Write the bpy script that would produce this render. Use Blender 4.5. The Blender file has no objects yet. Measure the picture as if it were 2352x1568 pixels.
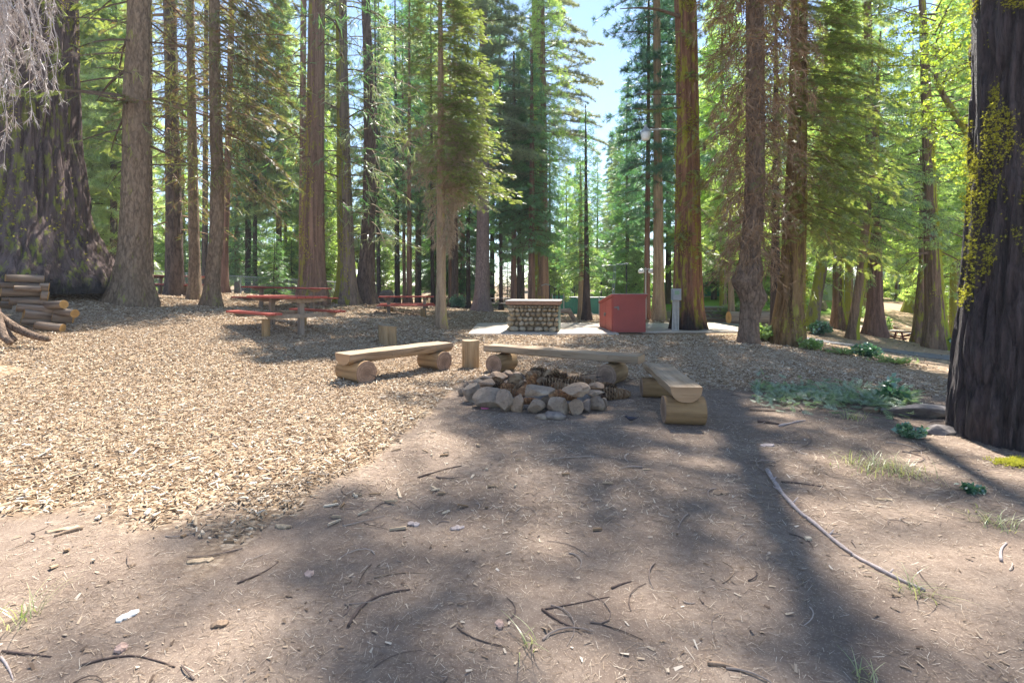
import bpy, bmesh, math, random
import numpy as np
from mathutils import Vector, Matrix

scene = bpy.context.scene
COL = scene.collection
R = math.radians
rng = np.random.default_rng(7)

# ---------------------------------------------------------------- picture frame of reference (2352 x 1568 sheet)
F, CX, HY, HC = 1176.0, 1176.0, 655.0, 1.5
def WX(px, Y): return (px - CX) * Y / F
def WZ(py, Y): return HC - (py - HY) * Y / F

# ---------------------------------------------------------------- noise
def _h(i, j, k, seed):
    n = (i * 374761393 + j * 668265263 + k * 2147483647 + seed * 974634777) & 0xFFFFFFFF
    n = ((n ^ (n >> 13)) * 1274126177) & 0xFFFFFFFF
    n = (n ^ (n >> 16)) & 0xFFFFFFFF
    return n.astype(np.float64) / 4294967295.0
def vnoise(P, seed=0):
    P = np.asarray(P, float)
    fl = np.floor(P); f = P - fl; f = f * f * (3 - 2 * f)
    I = fl.astype(np.int64) & 0xFFFFF
    x, y, z = f[:, 0], f[:, 1], f[:, 2]
    o = 0
    for a in (0, 1):
        for b in (0, 1):
            for c in (0, 1):
                w = (x if a else 1 - x) * (y if b else 1 - y) * (z if c else 1 - z)
                o = o + w * _h(I[:, 0] + a, I[:, 1] + b, I[:, 2] + c, seed)
    return o * 2 - 1
def fbm(P, oct=4, seed=0):
    P = np.asarray(P, float); s = 0; a = 1; t = 0
    for i in range(oct):
        s = s + a * vnoise(P * (2.03 ** i) + 17.3 * i, seed + i); t += a; a *= .5
    return s / t

def rnd(lo, hi, n=None): return rng.uniform(lo, hi, n)
def nrm(v): return v / np.maximum(np.linalg.norm(v, axis=-1, keepdims=True), 1e-9)

# ---------------------------------------------------------------- mesh collecting
class MB:
    def __init__(s): s.v = []; s.f = []; s.n = 0
    def add(s, V, Fs, mi=0):
        V = np.asarray(V, float)
        if not isinstance(Fs, (list, tuple)) or (len(Fs) and np.isscalar(Fs[0])): Fs = [Fs]
        for A in Fs:
            A = np.asarray(A, dtype=np.int64)
            if A.size: s.f.append((A + s.n, mi))
        s.v.append(V); s.n += len(V)
        return s
    def merge(s, o, mi=None, M=None):
        V = np.concatenate(o.v)
        if M is not None:
            M = np.array(M); V = V @ M[:3, :3].T + M[:3, 3]
        for A, m in o.f: s.f.append((A + s.n, m if mi is None else mi))
        s.v.append(V); s.n += len(V)
        return s
    def mesh(s, name, mats, smooth=False):
        V = np.concatenate(s.v) if s.v else np.zeros((0, 3))
        me = bpy.data.meshes.new(name)
        me.vertices.add(len(V)); me.vertices.foreach_set('co', V.astype(np.float32).ravel())
        tot = sum(A.size for A, _ in s.f); npoly = sum(len(A) for A, _ in s.f)
        me.loops.add(tot); me.polygons.add(npoly)
        me.loops.foreach_set('vertex_index', np.concatenate([A.ravel() for A, _ in s.f]).astype(np.int32))
        ln = np.concatenate([np.full(len(A), A.shape[1]) for A, _ in s.f])
        st = np.concatenate([[0], np.cumsum(ln)[:-1]])
        me.polygons.foreach_set('loop_start', st.astype(np.int32))
        me.polygons.foreach_set('material_index', np.concatenate([np.full(len(A), m) for A, m in s.f]).astype(np.int32))
        if not isinstance(mats, (list, tuple)): mats = [mats]
        for m in mats: me.materials.append(m)
        me.update(calc_edges=True)
        me.polygons.foreach_set('use_smooth', np.full(npoly, bool(smooth)))
        return me
    def obj(s, name, mats, parent=None, loc=(0, 0, 0), rot=(0, 0, 0), smooth=False):
        o = bpy.data.objects.new(name, s.mesh(name, mats, smooth))
        COL.objects.link(o); o.location = loc; o.rotation_euler = rot
        if parent is not None: o.parent = parent
        return o

_boxc = {}
def box(mb, c, size, b=0.0, rz=0.0, mi=0, M=None):
    key = (tuple(round(x, 4) for x in size), b)
    if key not in _boxc:
        bm = bmesh.new(); bmesh.ops.create_cube(bm, size=1)
        bmesh.ops.scale(bm, vec=size, verts=bm.verts)
        if b > 0: bmesh.ops.bevel(bm, geom=list(bm.edges), offset=b, segments=1, affect='EDGES', profile=.5)
        bm.verts.index_update()
        V = np.array([v.co[:] for v in bm.verts]); fs = {}
        for f in bm.faces: fs.setdefault(len(f.verts), []).append([v.index for v in f.verts])
        bm.free(); _boxc[key] = (V, [np.array(x) for x in fs.values()])
    V, Fs = _boxc[key]
    if M is None: M = Matrix.Translation(c) @ Matrix.Rotation(rz, 4, 'Z')
    M = np.array(M)
    return mb.add(V @ M[:3, :3].T + M[:3, 3], Fs, mi)

def frames(P):
    P = np.asarray(P, float); T = nrm(np.gradient(P, axis=0))
    up = np.array([0, 0, 1.0]) if abs(T[0][2]) < .9 else np.array([0, 1.0, 0])
    S = nrm(np.cross(T, up)); N = np.cross(S, T)
    return T, S, N
def tube(mb, P, rad, seg=8, cap=True, mi=0, cmi=None):
    P = np.asarray(P, float); n = len(P); rad = np.broadcast_to(np.asarray(rad, float), (n,))
    T, S, N = frames(P)
    a = np.linspace(0, 2 * np.pi, seg, endpoint=False)
    V = P[:, None] + rad[:, None, None] * (np.cos(a)[None, :, None] * S[:, None] + np.sin(a)[None, :, None] * N[:, None])
    V = V.reshape(-1, 3)
    i = np.arange(n - 1)[:, None] * seg; j = np.arange(seg)[None]; k = (j + 1) % seg
    Q = np.stack([i + j, i + k, i + seg + k, i + seg + j], -1).reshape(-1, 4)
    b = mb.n
    mb.add(V, Q, mi)
    if cap:
        mb.f.append((b + np.arange(seg)[::-1][None], cmi if cmi is not None else mi))
        mb.f.append((b + (n - 1) * seg + np.arange(seg)[None], cmi if cmi is not None else mi))
    return mb
def lathe(mb, prof, seg=24, c=(0, 0, 0), mi=0, cap=True):
    prof = np.asarray(prof, float); n = len(prof)
    a = np.linspace(0, 2 * np.pi, seg, endpoint=False)
    V = np.stack([prof[:, 0:1] * np.cos(a), prof[:, 0:1] * np.sin(a), np.broadcast_to(prof[:, 1:2], (n, seg))], -1).reshape(-1, 3) + np.array(c)
    i = np.arange(n - 1)[:, None] * seg; j = np.arange(seg)[None]; k = (j + 1) % seg
    b = mb.n
    mb.add(V, np.stack([i + j, i + k, i + seg + k, i + seg + j], -1).reshape(-1, 4), mi)
    if cap:
        mb.f.append((b + np.arange(seg)[::-1][None], mi)); mb.f.append((b + (n - 1) * seg + np.arange(seg)[None], mi))
    return mb
def prism(mb, poly, y0, y1, M=None, mi=0):
    """outline in (x, z), extruded along y"""
    poly = np.asarray(poly, float); n = len(poly)
    V = np.concatenate([np.stack([poly[:, 0], np.full(n, y0), poly[:, 1]], -1), np.stack([poly[:, 0], np.full(n, y1), poly[:, 1]], -1)])
    if M is not None:
        M = np.array(M); V = V @ M[:3, :3].T + M[:3, 3]
    j = np.arange(n); k = (j + 1) % n
    return mb.add(V, [np.stack([j, k, k + n, j + n], -1)[:, ::-1], j[None], (j[::-1] + n)[None]], mi)

# ---------------------------------------------------------------- properties
def tag(o, label=None, cat=None, group=None, kind=None):
    if label: o['label'] = label
    if cat: o['category'] = cat
    if group: o['group'] = group
    if kind: o['kind'] = kind
    return o
def thing(name, label, cat, loc=(0, 0, 0), rz=0.0, group=None):
    o = bpy.data.objects.new(name, None); COL.objects.link(o); o.empty_display_size = .2
    o.location = loc; o.rotation_euler = (0, 0, rz)
    return tag(o, label, cat, group)
def copy_tree(root, loc, rz=0.0, scale=1.0, label=None, group=None):
    r = root.copy(); COL.objects.link(r); r.location = loc; r.rotation_euler = (0, 0, rz); r.scale = (scale,) * 3
    if label: r['label'] = label
    if group: r['group'] = group
    for ch in root.children:
        c = ch.copy(); COL.objects.link(c); c.parent = r
        for g in ch.children:
            d = g.copy(); COL.objects.link(d); d.parent = c
    return r

# ---------------------------------------------------------------- materials
class NT:
    def __init__(s, name):
        s.m = bpy.data.materials.new(name); s.m.use_nodes = True; s.t = s.m.node_tree; s.t.nodes.clear()
        s.out = s.n('ShaderNodeOutputMaterial')
    def n(s, typ, **kw):
        x = s.t.nodes.new(typ)
        for k, v in kw.items():
            if k.startswith('_'): setattr(x, k[1:], v)
            else: x.inputs[k.replace('__', ' ')].default_value = v
        return x
    def l(s, a, b): s.t.links.new(a, b)
    def coord(s, kind='Object', scale=(1, 1, 1)):
        c = s.n('ShaderNodeTexCoord'); mp = s.n('ShaderNodeMapping'); mp.inputs['Scale'].default_value = scale
        s.l(c.outputs[kind], mp.inputs['Vector']); return mp.outputs[0]
    def noise(s, vec, scale, detail=4, rough=.6, dist=0):
        x = s.n('ShaderNodeTexNoise', Scale=scale, Detail=detail, Roughness=rough, Distortion=dist); s.l(vec, x.inputs['Vector']); return x.outputs['Fac']
    def voro(s, vec, scale, feature='F1', rand=1.0):
        x = s.n('ShaderNodeTexVoronoi', _feature=feature, Scale=scale, Randomness=rand); s.l(vec, x.inputs['Vector']); return x
    def ramp(s, fac, stops, interp='LINEAR'):
        x = s.n('ShaderNodeValToRGB'); e = x.color_ramp.elements; x.color_ramp.interpolation = interp
        while len(e) < len(stops): e.new(.5)
        for i, (p, c) in enumerate(stops):
            e[i].position = p
            e[i].color = (c, c, c, 1) if np.isscalar(c) else (*c[:3], 1)
        s.l(fac, x.inputs[0]); return x.outputs[0]
    def mix(s, fac, a, b, mode='MIX'):
        x = s.n('ShaderNodeMix', _data_type='RGBA', _blend_type=mode)
        for i, v in ((0, fac), (6, a), (7, b)):
            if isinstance(v, bpy.types.NodeSocket): s.l(v, x.inputs[i])
            else: x.inputs[i].default_value = v if i == 0 else (*v[:3], 1)
        return x.outputs[2]
    def math(s, op, a, b=0.0, clamp=False):
        x = s.n('ShaderNodeMath', _operation=op, _use_clamp=clamp)
        for i, v in ((0, a), (1, b)):
            if isinstance(v, bpy.types.NodeSocket): s.l(v, x.inputs[i])
            else: x.inputs[i].default_value = v
        return x.outputs[0]
    def bump(s, h, strength=.5, dist=.02):
        x = s.n('ShaderNodeBump', Strength=strength, Distance=dist); s.l(h, x.inputs['Height']); return x.outputs[0]
    def bsdf(s, col, rough=.8, spec=.3, normal=None, metal=0.0):
        p = s.n('ShaderNodeBsdfPrincipled')
        for k, v in (('Base Color', col), ('Roughness', rough), ('Metallic', metal)):
            if isinstance(v, bpy.types.NodeSocket): s.l(v, p.inputs[k])
            else: p.inputs[k].default_value = (*v[:3], 1) if k == 'Base Color' else v
        p.inputs['Specular IOR Level'].default_value = spec
        if normal is not None: s.l(normal, p.inputs['Normal'])
        s.l(p.outputs[0], s.out.inputs[0]); return p
    def island(s): return s.n('ShaderNodeNewGeometry').outputs['Random Per Island']
    def objrand(s): return s.n('ShaderNodeObjectInfo').outputs['Random']
    def sep(s, vec):
        x = s.n('ShaderNodeSeparateXYZ'); s.l(vec, x.inputs[0]); return x.outputs

def m_plain(name, col, rough=.6, spec=.3, var=.25, scale=6, bump=.15, metal=0.0):
    t = NT(name); v = t.coord('Object')
    f = t.noise(v, scale, 6, .65)
    c = t.mix(t.ramp(f, [(.3, 0), (.7, 1)]), tuple(x * (1 - var) for x in col), tuple(min(1, x * (1 + var)) for x in col))
    t.bsdf(c, rough, spec, t.bump(t.noise(v, scale * 8, 4), bump, .01), metal); return t.m

def m_bark(name, ridge, furrow, k=9.0, zs=.14, moss=0.0, mosscol=(.22, .24, .03), mossdir=(-1, -.3, 0), char=None, bump=1.0, plates=False, patch=None, rough=.92, spec=.15):
    t = NT(name)
    v = t.coord('Object', (k, k, k * zs))
    wob = t.noise(v, 1.0, 8, .68, .5)
    h = wob
    if plates:
        wv = t.n('ShaderNodeTexNoise', Scale=1.3, Detail=4.0); cv = t.coord('Object', (k * .9, k * .9, k * zs * 1.3)); t.l(cv, wv.inputs['Vector']); av = t.n('ShaderNodeVectorMath', _operation='MULTIPLY_ADD'); t.l(wv.outputs['Color'], av.inputs[0]); av.inputs[1].default_value = (1.3, 1.3, 1.3); t.l(cv, av.inputs[2])
        vo = t.voro(av.outputs[0], 1.0, 'DISTANCE_TO_EDGE')
        h = t.math('ADD', t.math('MULTIPLY', wob, .86), t.math('MULTIPLY', t.ramp(vo.outputs['Distance'], [(0, 0), (.22, 1)]), .14))
    fine = t.noise(t.coord('Object', (k * 4, k * 4, k)), 1.0, 6, .7)
    c = t.ramp(h, [(.40, furrow), (.5, tuple(a * .45 + b * .55 for a, b in zip(ridge, furrow))), (.60, ridge)])
    c = t.mix(t.ramp(fine, [(.3, 0), (.75, .55)]), c, tuple(min(1, x * 1.5 + .02) for x in ridge))
    big = t.noise(t.coord('Object', (1.2, 1.2, .5)), 1.0, 3)
    c = t.mix(t.math('MULTIPLY', t.ramp(big, [(.35, 0), (.65, 1)]), .45), c, patch or tuple(x * .72 for x in ridge))
    if moss > 0:
        g = t.n('ShaderNodeNewGeometry'); d = t.n('ShaderNodeVectorMath', _operation='DOT_PRODUCT')
        t.l(g.outputs['Normal'], d.inputs[0]); d.inputs[1].default_value = mossdir
        side = t.ramp(d.outputs['Value'], [(0.0, 0), (.8, 1)])
        mn = t.noise(t.coord('Object', (5, 5, 1.6)), 1.0, 7, .72)
        thr = t.math('ADD', mn, t.math('MULTIPLY', side, .16 * moss))
        mk = t.ramp(thr, [(.60, 0), (.66, 1)])
        mk = t.math('MULTIPLY', mk, min(1, .55 + .35 * moss))
        c = t.mix(mk, c, t.mix(fine, mosscol, tuple(min(1, x * 1.6) for x in mosscol)))
    if char:
        zz = t.sep(t.coord('Object'))[2]
        cn = t.math('ADD', t.math('DIVIDE', zz, char), t.math('MULTIPLY', t.noise(t.coord('Object', (2, 2, .6)), 1.0, 4), 1.3))
        c = t.mix(t.ramp(cn, [(.70, .92), (1.40, 0)]), c, t.mix(fine, (.010, .009, .009), (.045, .04, .042)))
    t.bsdf(c, rough, spec, t.bump(t.math('ADD', h, t.math('MULTIPLY', fine, .35)), 1.0 * bump, .08))
    return t.m

def m_leaf(name, dark, light, trans=.45, gloss=.05, dead=None, deadamt=0.0, clump=.9):
    t = NT(name)
    f = t.math('ADD', t.math('MULTIPLY', t.island(), .55), t.math('MULTIPLY', t.noise(t.coord('Object'), clump, 3), .75))
    f = t.math('ADD', f, t.math('MULTIPLY', t.math('SUBTRACT', t.objrand(), .5), .3))
    c = t.ramp(f, [(.28, dark), (.85, light)])
    if dead:
        dn = t.math('ADD', t.math('MULTIPLY', t.noise(t.coord('Object'), 1.1, 3), 1.0), t.math('MULTIPLY', t.island(), .35))
        c = t.mix(t.ramp(dn, [(1.0 - deadamt * .62, 0), (1.06 - deadamt * .62, 1)]), c, t.mix(t.island(), dead, tuple(x * .5 for x in dead)))
    d = t.n('ShaderNodeBsdfDiffuse'); tr = t.n('ShaderNodeBsdfTranslucent'); gl = t.n('ShaderNodeBsdfGlossy', Roughness=.42)
    t.l(c, d.inputs['Color'])
    tc2 = t.mix(1.0, c, (1.75, 1.8, 1.0), 'MULTIPLY'); t.l(tc2, tr.inputs['Color'])
    m1 = t.n('ShaderNodeMixShader', Fac=trans); t.l(d.outputs[0], m1.inputs[1]); t.l(tr.outputs[0], m1.inputs[2])
    m2 = t.n('ShaderNodeMixShader', Fac=gloss * 1.7); t.l(m1.outputs[0], m2.inputs[1]); t.l(gl.outputs[0], m2.inputs[2])
    t.l(m2.outputs[0], t.out.inputs[0]); return t.m

def m_wood(name, a, b, axis=0, k=14.0, rough=.75, bump=.3):
    t = NT(name); sc = [k, k, k]; sc[axis] = k * .07
    v = t.coord('Object', tuple(sc))
    f = t.noise(v, 1.0, 7, .65, .4)
    c = t.ramp(f, [(.34, b), (.66, a)])
    w = t.noise(t.coord('Object'), 2.2, 4); c = t.mix(t.ramp(w, [(.4, 0), (.7, .6)]), c, tuple(x * .68 for x in a))
    cr = t.noise(t.coord('Object', tuple(s * 2.2 for s in sc)), 1.0, 3); c = t.mix(t.ramp(cr, [(.30, .75), (.36, 0)]), c, tuple(x * .35 for x in b))
    t.bsdf(c, rough, .25, t.bump(f, bump, .01)); return t.m
def m_endgrain(name, a, b, k=38.0):
    t = NT(name); p = t.sep(t.coord('Object'))
    nz = t.noise(t.coord('Object'), 7, 3)
    r = t.math('SQRT', t.math('ADD', t.math('MULTIPLY', p[1], p[1]), t.math('MULTIPLY', p[2], p[2])))
    s = t.math('SINE', t.math('ADD', t.math('MULTIPLY', r, k * 6.28), t.math('MULTIPLY', nz, 9.0)))
    c = t.mix(t.math('ADD', t.math('MULTIPLY', s, .22), .5), a, b)
    c = t.mix(t.ramp(r, [(.04, .6), (.11, 0)]), c, tuple(x * .6 for x in b))
    c = t.mix(t.ramp(t.noise(t.coord('Object'), 16, 5), [(.4, 0), (.75, .6)]), c, tuple(x * .55 for x in b))
    t.bsdf(c, .85, .2, t.bump(s, .12, .004)); return t.m

# ---------------------------------------------------------------- ground relief
_ctl = [(-4, 0, 0), (4, 0, 0), (0, 2, 0), (-3, 3, 0), (3, 3, 0), (0, 5, 0), (-3, 5.5, .0), (3, 6, 0), (0, 7, 0), (-2, 8, 0), (2, 8, 0), (0, 9.5, 0), (-4, 7.5, .03),
        (0, 12, 0), (2, 13, 0), (0, 16, 0), (4, 16, 0), (2, 18.5, 0), (5.5, 17.5, .08), (-6, 5, .05), (-9, 5, .12), (5, 4.5, 0), (8, 5, -.02), (0, -6, 0), (-9, -6, .1), (9, -6, 0), (-20, 0, .8), (20, 0, -.8)]
def _cp(px, py, Y): _ctl.append((WX(px, Y), Y, WZ(py, Y)))
for a in [(1013, 735, 16.5), (695, 758, 11.5), (727, 757, 11.9), (890, 797, 12.3), (967, 728, 19), (608, 718, 17.0), (667, 712, 17.3), (335, 678, 21), (475, 672, 22), (300, 704, 14), (60, 655, 13.5), (-120, 660, 13.5),
          (230, 658, 20), (80, 765, 10), (20, 770, 9), (-200, 760, 8.5), (250, 740, 11), (450, 735, 12), (400, 681, 20), (447, 690, 18), (483, 701, 16), (720, 695, 20), (797, 700, 21), (840, 695, 22), (1108, 715, 25), (1220, 722, 28),
          (1347, 738, 22), (1512, 735, 22), (1650, 741, 26), (1700, 762, 19.5), (1718, 787, 13.4), (1810, 796, 14.5), (1780, 770, 18), (1862, 755, 22), (1925, 755, 23), (1958, 780, 20), (2010, 770, 21), (2090, 716, 34), (2150, 800, 20),
          (2080, 789, 25), (2140, 822, 16.5), (1960, 800, 16), (2300, 835, 15.5), (2500, 840, 16), (1850, 828, 10), (2200, 880, 9.3), (2100, 850, 11.5), (2200, 720, 33), (2200, 692, 45), (1950, 682, 45), (1640, 694, 36), (1340, 720, 32), (530, 681, 30), (900, 700, 31), (2500, 700, 40), (100, 660, 30), (-300, 650, 30)]: _cp(*a)
for x, y, z in [(-90, 60, 1.5), (-40, 60, 1.2), (0, 60, .6), (40, 60, .8), (90, 60, 1.2), (-90, 130, 2.0), (0, 130, 1.0), (90, 130, 2), (-60, 20, 1.9), (60, 20, -1.0), (45, 35, 0), (-60, -10, 1.5), (60, -10, -1)]: _ctl.append((x, y, z))
_C = np.array(_ctl, float)
def _U(r2): return np.where(r2 > 0, r2 * np.log(np.maximum(r2, 1e-12)), 0)
def _tps():
    n = len(_C); D2 = ((_C[:, None, :2] - _C[None, :, :2]) ** 2).sum(-1)
    K = _U(D2) + np.eye(n) * 6.0
    P = np.hstack([np.ones((n, 1)), _C[:, :2]])
    A = np.zeros((n + 3, n + 3)); A[:n, :n] = K; A[:n, n:] = P; A[n:, :n] = P.T
    return np.linalg.solve(A, np.concatenate([_C[:, 2], np.zeros(3)]))
_S = _tps()
def ground(x, y):
    x = np.atleast_1d(np.asarray(x, float)); y = np.atleast_1d(np.asarray(y, float)); o = np.empty(len(x))
    for i in range(0, len(x), 20000):
        X, Y = x[i:i + 20000], y[i:i + 20000]
        D2 = (X[:, None] - _C[:, 0]) ** 2 + (Y[:, None] - _C[:, 1]) ** 2
        o[i:i + 20000] = _U(D2) @ _S[:-3] + _S[-3] + _S[-2] * X + _S[-1] * Y
    P = np.stack([x, y, np.zeros(len(x))], -1)
    o += .018 * fbm(P * 1.3, 3, 5) + .008 * fbm(P * 5, 2, 9)
    sm = lambda v: np.clip(v, 0, 1) ** 2 * (3 - 2 * np.clip(v, 0, 1))
    k = sm((x + 3.2) / 1.6) * sm((9.2 - x) / 1.6) * sm((y - 14.3) / 1.0) * sm((21.2 - y) / 1.4)
    return o * (1 - k) + k * (.006 * fbm(P * 2, 2, 4))
def G(x, y): return float(ground(x, y)[0])
def GP(px, Y): x = WX(px, Y); return (x, Y, G(x, Y))
# ================================================================ bark and leaf kinds
B_GIANT = m_bark('bark_giant', (.19, .14, .13), (.020, .014, .015), 8.0, .085, .55, (.20, .22, .04), (.35, -.9, 0), bump=1.2, char=1.1)
B_FIR = m_bark('bark_fir', (.31, .225, .155), (.07, .045, .032), 10, .26, .25, (.24, .26, .05), (-1, -.2, 0), plates=True, bump=.9)
B_PINE = m_bark('bark_pine', (.17, .125, .105), (.026, .019, .018), 9, .20, .0, plates=True)
B_CEDAR = m_bark('bark_cedar', (.33, .21, .155), (.05, .030, .024), 9, .035, .6, (.26, .25, .03), (-1, -.35, 0), bump=1.1)
B_CEDAR2 = m_bark('bark_cedar_grey', (.29, .225, .185), (.05, .036, .032), 9, .035, 1.25, (.22, .22, .04), (-.9, -.5, 0), bump=1.1)
B_REDCEDAR = m_bark('bark_cedar_red', (.32, .165, .10), (.035, .018, .013), 7, .03, .5, (.28, .28, .03), (-.3, -1, 0), bump=1.3, char=2.6)
B_STUB = m_bark('bark_cedar_ochre', (.34, .22, .11), (.022, .012, .008), 6, .05, .6, (.28, .27, .06), (.7, -.8, 0), bump=1.4)
B_KNOB = m_bark('bark_knobby', (.29, .205, .15), (.05, .034, .027), 10, .30, .0, plates=True, bump=1.2)
B_MOSS = m_bark('bark_mossy', (.28, .185, .125), (.04, .026, .02), 9, .05, 1.6, (.25, .27, .03), (1, -.4, 0), bump=1.1)
B_TAN = m_bark('bark_tan', (.40, .29, .19), (.16, .105, .07), 11, .09, .4, (.25, .26, .05), (1, 0, 0), bump=.7)
B_RED = m_bark('bark_red', (.31, .18, .135), (.055, .03, .026), 11, .05, .0)
B_BLACK = m_bark('bark_black', (.12, .085, .085), (.006, .005, .006), 13.0, .16, 0, plates=True, bump=1.6, rough=.55, spec=.5)
B_DARK = m_bark('bark_dark', (.10, .072, .062), (.02, .015, .014), 11, .10, .0)
B_LIMB = m_plain('dead_limb', (.16, .115, .085), .9, .1, .4, 12)
B_WHITE = m_plain('bleached_twig', (.50, .45, .43), .85, .15, .25, 9)
B_GREYTWIG = m_plain('grey_twig', (.40, .31, .22), .9, .1, .35, 5)
B_BROWNTWIG = m_plain('brown_twig', (.30, .20, .125), .9, .1, .4, 5)
RUST = (.30, .175, .09)
L_FIR = m_leaf('fir_needles', (.075, .105, .032), (.30, .35, .11), .55, .05, RUST, .20)
L_FIRDRY = m_leaf('dry_fir_needles', (.085, .10, .034), (.27, .28, .09), .5, .04, RUST, .46)
L_PINE = m_leaf('pine_needles', (.07, .12, .065), (.33, .39, .21), .4, .09)
L_CEDAR = m_leaf('cedar_sprays', (.026, .10, .045), (.13, .28, .10), .48, .07, (.25, .14, .05), .08)
L_LIGHT = m_leaf('light_cedar_sprays', (.10, .19, .07), (.40, .52, .19), .58, .06)
L_TEAL = m_leaf('blue_green_needles', (.020, .085, .057), (.11, .25, .155), .45, .08)
L_OAK = m_leaf('oak_leaves', (.14, .20, .02), (.42, .50, .07), .6, .07)
L_BUSH = m_leaf('bush_leaves', (.10, .19, .05), (.34, .46, .17), .5, .08)
L_LICH = m_leaf('wolf_lichen', (.24, .24, .03), (.52, .49, .10), .3, .0, clump=6)
L_FERN = m_leaf('ground_cover_leaves', (.10, .17, .10), (.30, .40, .26), .4, .08, clump=5)
L_GRASS = m_leaf('grass_blades', (.18, .24, .08), (.50, .47, .26), .4, .05, clump=6)

# ================================================================ foliage templates (x forward, y side, z normal)
def _tri(L): V = np.array(L, float).reshape(-1, 3); return V, np.arange(len(V)).reshape(-1, 3)
def tpl_fir(n=8, seed=0):
    g = np.random.default_rng(seed); L = []
    for k in range(n):
        x = .04 + .9 * k / n
        for s in (-1, 1):
            l = (.36 - .24 * k / n) * g.uniform(.75, 1.15); w = .036
            dx = l * g.uniform(.5, .8)
            L += [(x - w, 0, 0), (x + w * 1.5, 0, 0), (x + dx, s * l, -.05 * g.uniform(-.3, 1.5))]
            L += [(x + dx * .35 - w, s * l * .4, 0), (x + dx * .5 + w, s * l * .4, .0), (x + dx * 1.1 + .06, s * l * .62, .03)]
    L += [(.0, -.02, 0), (0, .02, 0), (1.05, 0, -.04)]
    return _tri(L)
def tpl_pine(n=17, seed=1, w=.034):
    g = np.random.default_rng(seed); L = []
    for k in range(n):
        a = g.uniform(0, 6.28); e = g.uniform(.15, 1.35); d = np.array([math.cos(e), math.sin(e) * math.cos(a), math.sin(e) * math.sin(a)])
        p = np.cross(d, g.normal(size=3)); p /= np.linalg.norm(p); l = g.uniform(.75, 1.1)
        o = np.array([g.uniform(-.25, .15), 0, 0])
        L += [o + p * w, o - p * w, o + d * l]
    return _tri(L)
def tpl_cedar(n=11, seed=2):
    g = np.random.default_rng(seed); L = []
    for k in range(n):
        a = (k / (n - 1) - .5) * 2.0 + g.uniform(-.12, .12); l = (1 - .35 * abs(a)) * g.uniform(.75, 1.1)
        d = np.array([math.cos(a), math.sin(a), 0]); q = np.array([-d[1], d[0], 0]); w = .050
        m = d * l * .55 + np.array([0, 0, g.uniform(-.1, .05)])
        e = d * l + np.array([0, 0, -.14 + g.uniform(-.08, .08)])
        L += [q * .012, -q * .012 + m * 0, m + q * w, m + q * w, m - q * w, e]
    return _tri(L)
def tpl_twig(n=9, seed=3, w=.022):
    g = np.random.default_rng(seed); V = []; Q = []
    for k in range(n):
        p = np.zeros(3) if k == 0 else np.array([g.uniform(.1, .6), 0, 0]) + g.normal(size=3) * .02
        d = nrm(np.array([1, g.uniform(-.8, .8) if k else 0, g.uniform(-.6, .6) if k else 0])); l = 1 if k == 0 else g.uniform(.3, .6)
        q = nrm(np.cross(d, g.normal(size=3))); b = len(V)
        for j in range(4):
            ww = w * (1 - .25 * j); V += [p + q * ww, p - q * ww]
            d = nrm(d + g.normal(size=3) * .22); p = p + d * l / 3
        for j in range(3): Q.append([b + 2 * j, b + 2 * j + 1, b + 2 * j + 3, b + 2 * j + 2])
    return np.array(V), np.array(Q)
def tpl_leaf(n=7, seed=4):
    g = np.random.default_rng(seed); V = []; Q = []
    for k in range(n):
        d = nrm(g.normal(size=3) + np.array([.6, 0, 0])); q = nrm(np.cross(d, g.normal(size=3))); p = g.uniform(-.35, .35, 3)
        l = g.uniform(.5, .8); w = l * .34; b = len(V)
        V += [p, p + d * l * .45 + q * w, p + d * l, p + d * l * .45 - q * w]; Q.append([b, b + 1, b + 2, b + 3])
    return np.array(V), np.array(Q)
TPL = {'fir': [tpl_fir(8, s) for s in range(3)], 'firlod': [tpl_fir(5, s + 9) for s in range(3)], 'pine': [tpl_pine(15, s) for s in range(3)], 'pinelod': [tpl_pine(15, s, .050) for s in range(3)],
       'cedar': [tpl_cedar(11, s) for s in range(3)], 'twig': [tpl_twig(7, s) for s in range(3)], 'leaf': [tpl_leaf(7, s) for s in range(3)], 'tuft': [tpl_pine(9, s, .10) for s in range(3)], 'blade': [tpl_twig(3, s, .03) for s in range(3)]}

def place(mb, kind, pos, fwd, nor, size, mi=0):
    pos = np.asarray(pos); n = len(pos)
    if n == 0: return
    fwd = nrm(fwd); side = nrm(np.cross(nor, fwd)); nn = np.cross(fwd, side); size = np.broadcast_to(size, (n,))
    for q, (V, Q) in enumerate(TPL[kind]):
        I = np.arange(q, n, len(TPL[kind]))
        if not len(I): continue
        P = pos[I][:, None] + size[I][:, None, None] * (V[None, :, 0:1] * fwd[I][:, None] + V[None, :, 1:2] * side[I][:, None] + V[None, :, 2:3] * nn[I][:, None])
        Fx = (Q[None] + (np.arange(len(I)) * len(V))[:, None, None]).reshape(-1, Q.shape[1])
        mb.add(P.reshape(-1, 3), Fx, mi)

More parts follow.
